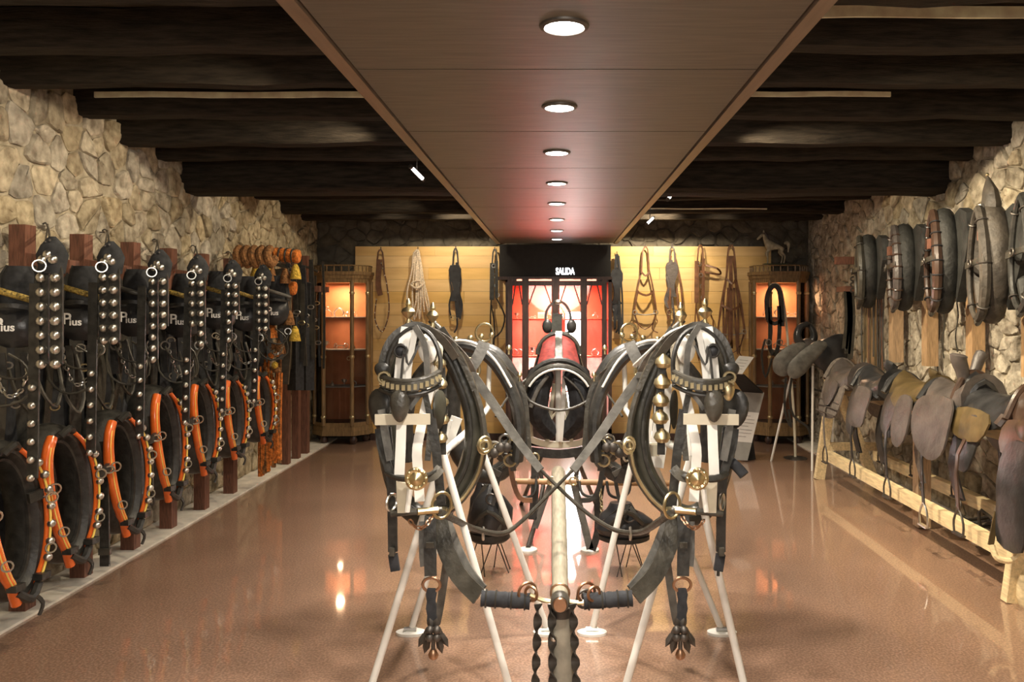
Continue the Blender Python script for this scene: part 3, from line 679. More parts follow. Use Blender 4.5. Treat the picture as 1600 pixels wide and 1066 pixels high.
# ================================================================ LEFT WALL
def pear(w_, h_, n=20, pinch=.22, sgn=1):
    """outline of a horse collar: narrow top, round bottom; angle from the top"""
    out = []
    for i in range(n):
        a = 2*PI*i/n; out.append((w_/2*math.sin(a)*(1-pinch*math.cos(a)), h_/2*math.cos(a)))
    return out
def arc_pear(w_, h_, a0, a1, n=10, pinch=.22):
    return [(w_/2*math.sin(a)*(1-pinch*math.cos(a)), h_/2*math.cos(a)) for a in [math.radians(a0+(a1-a0)*i/n) for i in range(n+1)]]
def hame_arc(w_, h_, a0, a1, n=10):
    return [(w_/2*math.sin(a)*(1+.20*math.cos(a)), h_/2*math.cos(a)) for a in [math.radians(a0+(a1-a0)*i/n) for i in range(n+1)]]
def hame_collar(O, a, n, w_, h_, t, hame='orange_vinyl', body='black_leather', pad=.055, depth=1.5, stripe=True, studs=True, near=-1, seed=0, hr=.021, dark2=None):
    """collar hung in the plane (a, z); n points out of the wall"""
    r_ = random.Random(seed); O, a, n = V(O), V(a), V(n); Z = V((0, 0, 1))
    q = lambda u, v_, d=0.: O+a*(u-v_*.17)+Z*v_+n*d
    p = pear(w_, h_, 20, -.10)
    MB().tube([q(u, v_) for u, v_ in p], pad, 10, 2, True, up=n, flat=depth).build('collar_pad', body, t)
    MB().tube([q(u*.80, v_*.86, pad*1.0) for u, v_ in p], .012, 6, 2, True).build('inner_roll', dark2 or body, t)
    for s in (-1, 1):
        pp = [q(u, v_, pad*depth*.75+.02+.02*math.sin(PI*i/10)) for i, (u, v_) in enumerate(hame_arc(w_*1.04, h_*1.04, 24*s, 158*s))]
        pp[-1] = pp[-1]-Z*.05
        hm = MB().tube(pp, (lambda u: hr*(1.3-.35*abs(u-.35))) if s == near else (lambda u: hr*.55), 9, 3, up=n).build('hame', hame, t)
        if stripe:
            for dd in (-.35, .35):
                off = a*dd*hr*(1.2 if s == near else .4)
                MB().tube([x+n*hr*.95+off+V((0, -hr*.15, 0)) for x in pp[1:-1]], .0042, 5, 3).build('piping', 'yellow_piping', hm)
        m0 = pp[int(len(pp)*.45)]
        MB().ring(m0+n*.04-V((0, .01, 0)), .024, .0045, (1, -1, 0), 12).build('hame_ring', 'steel', t)
        m1 = pp[int(len(pp)*.72)]
        MB().ring(m1+n*.035-V((0, .01, 0)), .022, .004, (1, -1, .3), 12).build('hame_ring', 'steel', t)
        MB().strap([pp[-2]-a*.03+n*.02, pp[-2]+a*.03+n*.02], .03, hr*2.2, n=1).build('clip_band', 'black_leather', t)
    MB().tube([q(-w_*.12, h_*.48, .10), q(0, h_*.53, .12), q(w_*.14, h_*.50, .10)], .018, 7).build('top_strap', 'black_leather', t)
    MB().tube([q(-w_*.22, -h_*.47, .10), q(0, -h_*.55, .11), q(w_*.22, -h_*.47, .10)], .02, 7).build('hame_strap', 'black_leather', t)
    MB().strap([q(.04, -h_*.54, .10), q(.07, -h_*.62, .11), q(.05, -h_*.70, .10)], .018, .008, n).build('strap_end', 'black_leather', t)
    s = -near
    MB().strap([q(near*w_*.5, h_*.12, .10), q(near*w_*.72, h_*.10, .12), q(near*w_*.92, h_*.08, .10)], .045, .02, n).build('side_strap', 'black_leather', t)
    MB().ring(q(near*w_*.70, h_*.10, .135), .026, .005, (1, -1, 0), 12, .7).build('buckle', 'steel', t)
    if studs:
        for i, (u, v_) in enumerate(hame_arc(w_*1.14, h_*1.0, 42*s, 128*s, 6)):
            piece('stud20', stud_mb(.020), 'stud', 'steel', t, q(u, v_, pad*depth+.035)+V((0, -.01, 0)))
WORDN = ['nearest', 'second', 'third', 'fourth', 'fifth', 'sixth', 'farthest']
SY = [3.72, 4.20, 4.68, 5.26, 5.82, 6.36, 6.98]      # stations
def zl(px, py, X): return H-(py-CY)*(X/(px-CX))
cols = [(24, 815, .74), (109, 772, .70), (197, 738, .70), (262, 692, .72), (318, 665, .66), (366, 650, .62), (411, 635, .58)]
for k, (px, py, h_) in enumerate(cols):
    Xc = -2.50; Y = F*-2.42/(px-CX); z = H-(py-CY)*Y/F
    t = thing('horse_collar', 'black horse collar with orange hames, %s of the seven along the left wall' % WORDN[k], 'collar', 'collars with orange hames on the left wall')
    hame_collar((Xc, Y, z), (0.05, 1, 0), (1, -.05, 0), .30 if k > 2 else .33, h_*.90, t, seed=k, pad=.046, depth=1.9)
    # black saddle pad behind each collar
    MB().tube([V((Xc-.14, Y-.10, z+.28)), V((Xc-.12, Y-.11, z)), V((Xc-.14, Y-.06, z-.24))], lambda u: .10+.04*math.sin(PI*u), 10, 3, up=(1, 0, 0), flat=.6).build('back_pad', 'dark_cloth', t)
# dark posts
posts = [(35, 350), (127, 364), (204, 375), (263, 387), (315, 394), (360, 402)]
for k, (px, py) in enumerate(posts):
    X = -2.76; Y = F*X/(px-CX)
    t = thing('timber_post', 'reddish brown square wooden post on the left wall, %s from the near end' % ordn[k], 'post', 'posts along the left wall')
    MB().box((X, Y, 1.003), (.085, .085, 1.98)).build('upright', 'post_wood', t)
    MB().loft([[V((X+.03, Y+a_, z_+b_)) for a_, b_ in ((-.05, -.05), (.05, -.05), (.04, .05), (-.04, .05))] for X, z_ in ((X, 1.80), )] + [[V((X+.27, Y+a_, 1.76+b_)) for a_, b_ in ((-.055, -.07), (.055, -.07), (.04, .05), (-.04, .05))]]).build('peg', 'post_wood', t)
    MB().box((X-.08, Y, 1.55), (.10, .06, .06)).box((X-.08, Y, .4), (.10, .06, .06)).build('wall_bracket', 'post_wood', t, kind='stuff')
LOGO_R = (V((math.cos(.25), math.sin(.25), 0)), V((0, 0, 1)))
# bridles with logo pouches
pouch = [(26, 508, 92), (128, 500, 84), (212, 497, 76), (287, 500, 72), (341, 490, 66), (385, 494, 62), (431, 487, 56)]
braid = ['gold_braid', 'gold_braid', 'black_leather', 'gold_braid', 'gold_braid', 'gold_braid', 'grey_leather']
for k, (px, py, hp) in enumerate(pouch):
    Xc = -2.42; Y = F*Xc/(px-CX); z = H-(py-CY)*Y/F; hh = hp*.76*Y/F; ww = hh*.98
    nb = {'gold_braid': 'yellow and black braided', 'black_leather': 'plain black', 'grey_leather': 'grey'}[braid[k]]
    t = thing('blinker_bridle', 'black bridle with logo pouch and %s noseband, %s on the left wall' % (nb, WORDN[k]), 'bridle', 'bridles with logo pouches on the left wall')
    R_, U = LOGO_R; Nn = R_.cross(U); Nn = Nn if Nn.y < 0 else -Nn; O = V((Xc, Y, z))
    q = lambda u, v_, d=0.: O+R_*u+U*v_+Nn*d
    rings = []
    for i in range(9):
        f = i/8; v_ = hh*(.42-.92*f); wd_ = ww*.5*(.92+.12*math.sin(f*PI*.8))*(1 if f < .7 else math.sqrt(max(.04, 1-((f-.7)/.32)**2)))
        dp = .05+.035*math.sin(PI*f)
        rings.append([q(wd_*math.copysign(abs(math.cos(a))**.6, math.cos(a)), v_, dp*math.copysign(abs(math.sin(a))**.7, math.sin(a))) for a in [2*PI*j/16 for j in range(16)]])
    po = MB().loft(rings).build('pouch', 'olive_leather' if k == 99 else 'saddle_black', t)
    for (b_, u, v_, s_) in (('P', -.20, .00, .38), ('ius', -.01, -.07, .25)):
        text(b_, hh*s_, 'logo_white', po, 'logo', Matrix.Translation(q(ww*u*1.0, hh*v_+hh*.02, .092)) @ Matrix(((R_.x, U.x, Nn.x, 0), (R_.y, U.y, Nn.y, 0), (R_.z, U.z, Nn.z, 0), (0, 0, 0, 1))), .0015, .001)
    MB().strap([q(-ww*.45, hh*.40, .06), q(0, hh*.44, .10), q(ww*.45, hh*.38, .06)], .02, .012, Nn).build('pouch_rim', 'black_leather', t)
    MB().loft([[q(ww*w1*math.cos(a), hh*v_, -.03+.05*math.sin(a)) for a in [2*PI*j/12 for j in range(12)]] for v_, w1 in ((.30, .44), (.7, .44), (1.1, .34), (1.32, .24))]).build('head_pad', 'dark_cloth', t)
    for s in (-1, 1):
        MB().strap([q(s*ww*.45, hh*.40, 0), q(s*ww*.42, hh*.8, 0), q(s*ww*.24, hh*1.32, -.05)], .028, .01, Nn).build('cheek_strap', 'black_leather', t)
        if s > 0: MB().ring(q(s*ww*.45, -hh*.72, .05), .026, .005, Nn, 12).build('bit_ring', 'steel', t); continue
        MB().lathe(q(s*ww*.62, hh*.72, .03), [(.045, 0), (.045, .012), (.03, .02), (0, .022)], 14, Nn).build('rosette', 'worn_leather', t)
        MB().strap([q(s*ww*.6, hh*1.3, -.02), q(s*ww*.62, hh*.3, -.0), q(s*ww*.55, -hh*.7, 0), q(s*ww*.5, -hh*1.5, 0)], .04, .012, Nn).build('side_strap', 'black_leather', t)
        MB().ring(q(s*ww*.45, -hh*.72, .05), .026, .005, Nn, 12).build('bit_ring', 'steel', t)
    MB().tube([q(-ww*.35, hh*.80, .06), q(-ww*.05, hh*.72, .10), q(ww*.55, hh*.52, .07)], .015, 9, 4).build('nose_band', braid[k], t)
    MB().tube([q(-ww*.45, -hh*.75, .05), q(-ww*.2, -hh*1.1, .08), q(ww*.3, -hh*1.15, .08), q(ww*.5, -hh*.72, .05)], .006, 6).build('curb_strap', 'worn_leather', t)
    MB().chain([q(-ww*.35, -hh*.8, .06), q(-ww*.1, -hh*1.5, .07), q(ww*.2, -hh*1.45, .07), q(ww*.35, -hh*.9, .06)], .013).build('chain', 'steel', t, kind='stuff')
    MB().tube([q(-ww*.6, -hh*.6, .08), q(-ww*.55, -hh*1.4, .11), q(-ww*.1, -hh*1.75, .12), q(ww*.45, -hh*1.5, .11), q(ww*.35, -hh*.9, .09), q(0, -hh*.62, .09)], .006, 6).build('rein', 'worn_leather', t)
    for s, u in ((0, -.25), (1, .2)):
        MB().strap([q(ww*u, -hh*.62, .03), q(ww*(u+.03), -hh*1.3, .02), q(ww*u, -hh*1.75, .03)], .03, .01, Nn).build('throat_strap', 'black_leather', t)
# arched straps with silver studs hung from iron hooks between the posts
loops = [(75, 398, 64, 86), (168, 402, 161, 177), (246, 412, 238, 254), (306, 418, 300, 313), (361, 424, 356, 367), (409, 430, 404, 414)]
for k, (px, py, xa, xb) in enumerate(loops):
    X = -2.34; Y = F*X/(px-CX)
    t = thing('studded_strap', 'arched black strap with silver studs on the left wall, %s from near end' % ordn[k], 'strap', 'studded straps hung along the left wall')
    Y -= .24; sc = Y/F; q = lambda x, y, d=0.: V(((x-CX)*sc+d, Y, H-(y-CY)*sc))
    sp_ = .062/sc; hlen = 7.6
    L_ = [q(xa, py+sp_*(i+.6)) for i in range((7, 6, 8, 5, 7, 6)[k], 0, -1)]; R2 = [q(xb, py+sp_*(i+.6)) for i in range(1, (8, 7, 6, 8, 5, 7)[k])]
    pth = L_+[q(xa+(xb-xa)*.15, py+sp_*.35), q(xa+(xb-xa)*.5, py-.0*sp_), q(xa+(xb-xa)*.85, py+sp_*.35)]+R2
    MB().strap([p+V((0, .015, 0)) for p in pth], .05, .012, (0, -1, 0), 2).build('band', 'black_leather', t)
    for p in pth: piece('stud21', stud_mb(.021), 'stud', 'steel', t, p)
    # cloth cone above and the hook
    MB().loft([[q(px, py+dy)+V((r*math.cos(a), r*math.sin(a)*.6+.03, 0)) for a in [2*PI*j/10 for j in range(10)]] for dy, r in ((sp_*1.3, .055), (0, .07), (-sp_*.7, .05), (-sp_*1.3, .015))]).build('gathered_top', 'dark_cloth', t)
    Yw = F*-2.84/(px-CX)
    MB().tube([P(px-8, py-sp_*2.1, Yw), P(px-4, py-sp_*2.2, Yw), P(px, py-sp_*1.9, Yw), q(px+3, py-sp_*1.0)], .005, 6).build('hook', 'iron', t)
    MB().tube([P(px, py-sp_*2.1, Yw), q(px-4, py-sp_*.9)], .004, 6).build('wire', 'iron', t)
    MB().ring(q(xa+(xb-xa)*.2, py+sp_*.8, .0)+V((0, -.03, 0)), .025, .004, (1, -2, 0), 14).build('ring', 'steel', t)
    # long lower part with wide-set studs
    lx = px-(20, 22, 24, 12, 10, 8)[k]
    MB().strap([q(lx, py+sp_*2), q(lx-2, py+sp_*9), q(lx-4, py+sp_*15.5)], .045, .01).build('lower_band', 'black_leather', t)
    for j in range(6): piece('stud17', stud_mb(.017), 'stud', 'steel', t, q(lx-1.5-j*.5, py+sp_*(9.2+1.25*j))+V((0, -.015, 0)))
# dense black harness sets behind: straps, buckles and reins
rr_ = random.Random(11)
for k in range(7):
    Y = SY[k]+.08
    t = thing('black_harness_set', 'tangle of black harness straps and buckles behind the %s logo bridle of the left wall' % WORDN[k], 'harness', 'black harness sets on the left wall')
    X = -2.66
    for j in range(11):
        y = Y+rr_.uniform(-.27, .27); z0 = rr_.uniform(1.58, 1.72); z1 = rr_.uniform(.62, 1.12); dx = rr_.uniform(-.05, .08)
        MB().strap([V((X+dx, y, z0)), V((X+dx+.03, y+rr_.uniform(-.04, .04), (z0+z1)/2)), V((X+dx, y+rr_.uniform(-.05, .05), z1))], rr_.choice((.035, .05, .07)), .012, (1, -.4, 0)).build('harness_strap', rr_.choice(('black_leather', 'black_leather', 'dark_cloth', 'worn_leather')), t)
    for j in range(4):
        y = Y+rr_.uniform(-.22, .22); z = rr_.uniform(.95, 1.5)
        MB().ring((X+.14, y, z), rr_.uniform(.018, .028), .005, (1, -1, 0), 10, .8).build('buckle', rr_.choice(('steel', 'steel', 'brass')), t)
    for j in range(2):
        y = Y+rr_.uniform(-.15, .15); z = rr_.uniform(1.15, 1.45)
        MB().tube([V((X+.12, y-.06, z)), V((X+.16, y-.05, z-.14)), V((X+.17, y+.04, z-.22)), V((X+.16, y+.10, z-.1)), V((X+.12, y+.09, z+.08))], .009, 6).build('looped_rein', 'grey_leather' if j else 'worn_leather', t)
    MB().loft([[V((X-.06+dx, Y-.22+dy*.44, zz)) for dx, dy in ((0, 0), (0, 1), (.10, .85), (.13, .5), (.10, .15))] for zz in (.92, 1.2, 1.45, 1.66)]).build('hanging_pad', 'dark_cloth', t)
for k, (px, y0, y1, m_) in enumerate(((160, 690, 885, 'black_leather'), (233, 650, 790, 'worn_leather'))):
    Xq = -2.44; Y = F*Xq/(px-CX)
    t = thing('hanging_strap', ['thick black strap with buckle hanging to the kerb between second and third collar', 'thin strap ending in a snap hook hanging right of the third collar'][k], 'strap')
    MB().strap([P(px, y0, Y), P(px+3, (y0+y1)/2, Y), P(px+4, y1-(25 if k else 0), Y)], .05 if k == 0 else .02, .012).build('band', m_, t)
    if k == 0: MB().strap([P(px+4, y1-28, Y-.01), P(px+4, y1-18, Y-.01)], .062, .02).build('keeper', 'worn_leather', t)
    else:
        MB().tube([P(px+4, y1-25, Y), P(px+1, y1-8, Y), P(px+5, y1, Y), P(px+8, y1-8, Y), P(px+5, y1-18, Y)], .006, 6, 3).build('snap_hook', 'iron', t)

# tasselled wool harness and far end of the wall
t = thing('wool_harness', 'mule harness with orange and brown wool rolls and long orange fringe at the far left', 'harness')
Yt = 6.9; q = lambda x, y, d=0.: P(x, y, Yt+d)
def roll(x0, x1, y, r, m_, n_, d):
    a_, b_ = q(x0, y, d), q(x1, y+4, d); MB().tube([a_, lerp(a_, b_, .33), lerp(a_, b_, .66), b_], lambda u: r*(.85+.15*abs(math.sin(u*PI*n_))), 12, 6).build('wool_roll', m_, t)
    for j in range(1, n_):
        c = lerp(a_, b_, j/n_); MB().ring(c, r*.98, .007, b_-a_, 14).build('binding', 'black_leather', t)
roll(428, 468, 397, .062, 'orange_wool', 4, .1); roll(424, 462, 447, .062, 'orange_wool', 4, .1)
for j in range(5):
    x = 374+j*12
    MB().tube([q(x, 388, -.1), q(x-5, 398, -.2), q(x+1, 414, -.2), q(x+8, 404, -.1)], .034, 8, 3).build('twisted_roll', 'brown_wool', t)
for x, y, m_ in ((400, 418, 'yellow_wool'), (418, 408, 'yellow_wool'), (424, 422, 'brown_wool'), (462, 418, 'yellow_wool'), (425, 510, 'orange_wool'), (461, 515, 'yellow_wool'), (405, 440, 'brown_wool'), (446, 425, 'brown_wool'), (438, 535, 'brown_wool'), (452, 490, 'brown_wool')):
    MB().loft([[q(x, y)+V((r*math.cos(a), r*math.sin(a), -dz)) for a in [2*PI*j/9 for j in range(9)]] for dz, r in ((-.03, .012), (0, .03), (.05, .042), (.10, .05))]).build('tassel', m_, t)
rf = random.Random(5)
for j in range(26):
    x = 404+rf.uniform(0, 36); y0 = 545+rf.uniform(0, 60); y1 = 738-(x-404)*.55+rf.uniform(-8, 8)
    MB().tube([q(x+2, y0, .02*j % .15), q(x+rf.uniform(-3, 3), (y0+y1)/2, .0), q(x+rf.uniform(-2, 2), y1, .0)], lambda u: .008+.012*u, 6, 3).build('fringe_cord', rf.choice(('orange_wool', 'orange_wool', 'brown_wool')), t)
for j in range(14):
    MB().ball(q(410+rf.uniform(0, 30), 530+rf.uniform(0, 70), rf.uniform(-.1, .1)), .03, 8, 5).build('pompom', rf.choice(('orange_wool', 'brown_wool', 'yellow_wool')), t)
MB().strap([q(440, 420, .12), q(445, 520, .12), q(440, 600, .12)], .12, .03).build('backing_strap', 'worn_leather', t)
for k, (px, y0, y1) in enumerate(((447, 392, 715), (463, 396, 700), (477, 400, 690))):
    Y = F*-2.72/(px-CX); z1 = H-(y0-CY)*Y/F; z0 = .013
    t = thing('timber_post', ['brown wooden post behind the wool harness, nearest of the far three', 'brown wooden post behind the dark hanging straps, middle of the far three', 'brown wooden post closest to the left corner cabinet'][k], 'post', 'posts along the left wall')
    MB().box((-2.72, Y, (z0+z1)/2), (.07, .08, z1-z0)).build('upright', 'post_wood', t)
    MB().box((-2.58, Y, 1.78), (.22, .06, .06)).build('peg', 'post_wood', t); MB().box((-2.83, Y, 1.5), (.16, .06, .06)).build('wall_bracket', 'post_wood', t)
for k, px in enumerate((462, 478, 497)):
    Y = F*-2.50/(px-CX) if k < 2 else 8.4
    t = thing('dark_harness', ['dark harness with brass buckles hanging beside the wool harness', 'dark green-black harness hanging on the second far post', 'thin black straps hanging just before the left corner cabinet'][k], 'harness')
    for j in range(9 if k < 2 else 5):
        x = px+rf.uniform(-12, 12); y0 = 415+rf.uniform(-10, 50); y1 = 590-rf.uniform(0, 60)
        MB().strap([P(x, y0, Y+rf.uniform(-.1, .1)), P(x+rf.uniform(-4, 4), (y0+y1)/2, Y), P(x+rf.uniform(-4, 4), y1, Y)], .04 if k < 2 else .022, .012).build('harness_strap', rf.choice(('black_leather', 'worn_leather', 'dark_cloth')), t)
    MB().tube([P(px, 425, Y), P(px-3, 418, Y)+V((-.15, 0, .02)), V((-2.90, Y, P(px, 412, Y).z))], .012, 7).build('hanger', 'iron', t)
    for j in range(4): MB().ring(P(px+rf.uniform(-9, 9), 470+rf.uniform(0, 70), Y-.12), .03, .006, k=10, e=.6).build('buckle', 'brass' if j % 2 else 'steel', t)
    if k < 2: MB().loft([[P(px-13+u*26, yy, Y+.04+d) for u, d in ((0, 0), (.5, -.08), (1, 0), (1, .05), (0, .05))] for yy in (495, 530, 575, 610)]).build('hanging_pad', 'dark_cloth', t)
# ================================================================ RIGHT WALL
# vertical boards behind the collars
for k, (px, yb_, wm) in enumerate(((1352, 640, 'tan_wood'), (1392, 566, 'tan_wood'), (1444, 572, 'tan_wood'), (1514, 584, 'tan_wood'), (1602, 590, 'tan_wood'))):
    X = 2.88; Y = F*X/(px-CX); z0 = H-(yb_-CY)*Y/F
    t = thing('timber_board', ['tan upright board behind the hanging cords on the right wall', 'tan upright board below the second collar from the far end', 'tan upright board below the black collar with brown binding', 'tan upright board with red-brown side below the big peaked collar', 'wide tan upright board at the right picture edge'][k], 'board', 'upright boards on the right wall')
    MB().box((X+.045, Y, (z0+2.14)/2), (.09, .09, 2.14-z0)).build('upright', 'tan_wood', t)
    MB().box((X-.14, Y, 2.02), (.28, .06, .07)).build('peg', 'post_wood', t)
    MB().box((X+.13, Y, 1.9), (.10, .06, .06)).build('wall_bracket', 'post_wood', t)
def wall_collar(px, py, w_, h_, lab, body, hame, seed, peak=False, panel=True, X=2.72, pad=.045, bind=None, lean=0):
    Y = F*X/(px-CX); z = H-(py-CY)*Y/F
    t = thing('horse_collar', lab, 'collar', 'old collars on pegs of the right wall')
    O = V((X, Y, z)); a = V((-.25, -1, 0)).normalized(); n = V((-1, .25, 0)).normalized(); Z = V((0, 0, 1))
    q = lambda u, v_, d=0.: O+a*u+Z*v_+n*d
    w_ *= .80; p = [(u*(1-.35*max(0, -v_/(h_/2))**2), v_) for u, v_ in pear(w_, h_, 20, .05)]
    MB().tube([q(u, v_) for u, v_ in p], pad, 10, 2, True, up=n, flat=1.3).build('collar_pad', body, t)
    for s in (-1, 1):
        pp = [q(u, v_, pad*1.3+.015) for u, v_ in arc_pear(w_*1.05, h_*1.05, 10*s, 172*s)]
        MB().tube(pp, lambda u: (.030 if s > 0 else .017)*(1.2-.5*abs(u-.5)), 8, 3, up=n).build('hame', hame, t)
        for i in range(2, 9, 1 if bind else 3):
            MB().ring(pp[i], .036 if s > 0 else .024, .006, (pp[i+1]-pp[i-1]), 10).build('binding', bind or 'iron', t)
    MB().strap([q(-w_*.55, h_*.02, .09), q(-w_*.2, -h_*.02, .13), q(w_*.3, -h_*.0, .13), q(w_*.6, h_*.03, .09)], .035, .012, n).build('hame_strap', 'worn_leather', t)
    MB().ring(q(w_*.25, 0, .145), .028, .006, n, 12, .8).build('buckle', 'iron', t)
    MB().tube([q(-w_*.15, -h_*.52, .07), q(0, -h_*.57, .08), q(w_*.2, -h_*.50, .07)], .018, 7).build('lower_tie', 'worn_leather', t)
    if panel:   # leather housing standing behind the collar towards the viewer
        MB().loft([[q(w_*u, h_*v_, -.05-e) for u, v_ in ((.1, .46), (.7, .52), (1.25, .44), (1.32, .12), (1.0, -.12), (.45, -.44), (.2, -.3))] for e in (0, .06)]).build('housing', 'housing_leather', t)
    if peak:
        for s in (-1, 1):
            MB().tube([q(s*w_*.10, h_*.44, .05), q(s*w_*.04, h_*.56, .06)], .02, 8, 1).build('clasp', 'steel', t)
        MB().loft([[q(r*math.cos(x)*1.0+o2, v_, r*.55*math.sin(x)) for x in [2*PI*j/10 for j in range(10)]] for v_, r, o2 in ((h_*.44, .085, .0), (h_*.56, .10, .0), (h_*.70, .075, -.02), (h_*.82, .025, -.07), (h_*.86, .004, -.09))]).build('peaked_cap', 'collar_brown', t)
        MB().ball(q(-.09, h_*.865), .012, 8, 5).build('finial', 'brass', t)
        for i in range(14):
            u, v_ = arc_pear(w_*1.0, h_*1.0, 20, 165, 13)[i]; piece('tack', stud_mb(.007), 'tack', 'steel', t, q(u, v_, pad*1.3+.02))
    return t
wall_collar(1356, 424, .46, .56, 'small dark collar hanging at the far end of the right wall', 'housing_leather', 'worn_leather', 1)
wall_collar(1412, 418, .44, .60, 'brown collar with segmented leather roll, second from the far end', 'housing_leather', 'saddle_grey', 2, bind='saddle_brown')
wall_collar(1474, 408, .42, .66, 'black collar with brown bound hames between the segmented and the peaked collar', 'housing_leather', 'saddle_brown', 3, bind='saddle_black')
wall_collar(1549, 412, .44, .66, 'big grey-brown collar with tall pointed leather peak on the right wall', 'collar_brown', 'collar_brown', 4, peak=True, pad=.05)
wall_collar(1618, 395, .42, .62, 'black collar cut by the right picture edge', 'housing_leather', 'black_leather', 5)
t = thing('cord_bundle', 'bunch of thin brown cords hanging below the far collar of the right wall', 'cord')
rc = random.Random(3)
for j in range(11):
    x = 1347+j*3.4; MB().tube([P(x, 460, 7.1), P(x+rc.uniform(-2, 2), 520, 7.1), P(x+rc.uniform(-2, 2), 560+rc.uniform(-5, 35), 7.1)], .007, 5, 3).build('cord', rc.choice(('brown_leather', 'saddle_tan', 'worn_leather')), t)
t = thing('hanging_hook_rack', 'dark iron hook bracket with short straps left of the far collar', 'bracket')
MB().box(P(1322, 452, 7.6), (.10, .25, .05)).build('arm', 'post_wood', t)
for j in range(3): MB().ring(P(1334, 436+j*9, 7.4), .03, .008, k=10, e=.7).build('iron_hook', 'iron', t)
for j in range(3): MB().strap([P(1322+j*4, 455, 7.5), P(1324+j*4, 500, 7.5), P(1320+j*4, 545+j*8, 7.5)], .05, .015).build('short_strap', 'worn_leather', t)
for k, (px, y0, y1) in enumerate(((1466, 470, 600), (1474, 480, 560), (1495, 470, 550))):
    t = thing('thin_cord', ['longest thin cord hanging on the bright stones below the black bound collar', 'thin wavy cord in the middle of three below the black bound collar', 'short thin cord nearest the peaked collar'][k], 'cord')
    Yw = F*2.98/(px-CX); MB().tube([P(px, y0-22, Yw*1.02), P(px, y0, Yw), P(px+2, (y0+y1)/2-15, Yw), P(px-2, (y0+y1)/2+15, Yw), P(px+1, y1, Yw)], .005, 5, 4).build('cord', 'worn_leather', t)

# saddle rack
t = thing('saddle_rack', 'long pale wooden saddle rack with two low rails along the right wall', 'rack')
RX = 2.56
MB().box((RX, 5.78, .86), (.09, 3.5, .09)).build('top_rail', 'pale_wood', t)
for (Y, tops) in ((7.38, 1), (5.72, 0), (4.26, 1)):
    for s in (-1, 1):
        if Y == 5.72:
            if s < 0: MB().box((RX+.05, Y, .44), (.09, .09, .86)).build('leg', 'brown_leather' if 0 else 'tan_wood', t)
            continue
        sw = .14 if s < 0 else .36
        A = V((RX+s*.02, Y, .86)); B = V((RX+s*sw, Y+s*.0, .0))
        MB().strap([A, B], .085, .06, (0, -1, 0), 1).build('leg', 'pale_wood', t)
    if Y != 5.72: MB().box((RX+.15, Y, .30), (.5, .05, .07)).build('cross_bar', 'pale_wood', t)
for X in (RX-.11, RX+.32):
    MB().box((X, 5.72, .245), (.06, 3.0, .085)).build('low_rail', 'pale_wood', t)
MB().loft([[V((RX-.08+r*math.cos(a), 4.20+r*math.sin(a), z)) for a in [2*PI*j/10 for j in range(10)]] for z, r in ((0, .05), (.05, .065), (.12, .06), (.16, .045))]).build('foot_block', 'pale_wood', t)

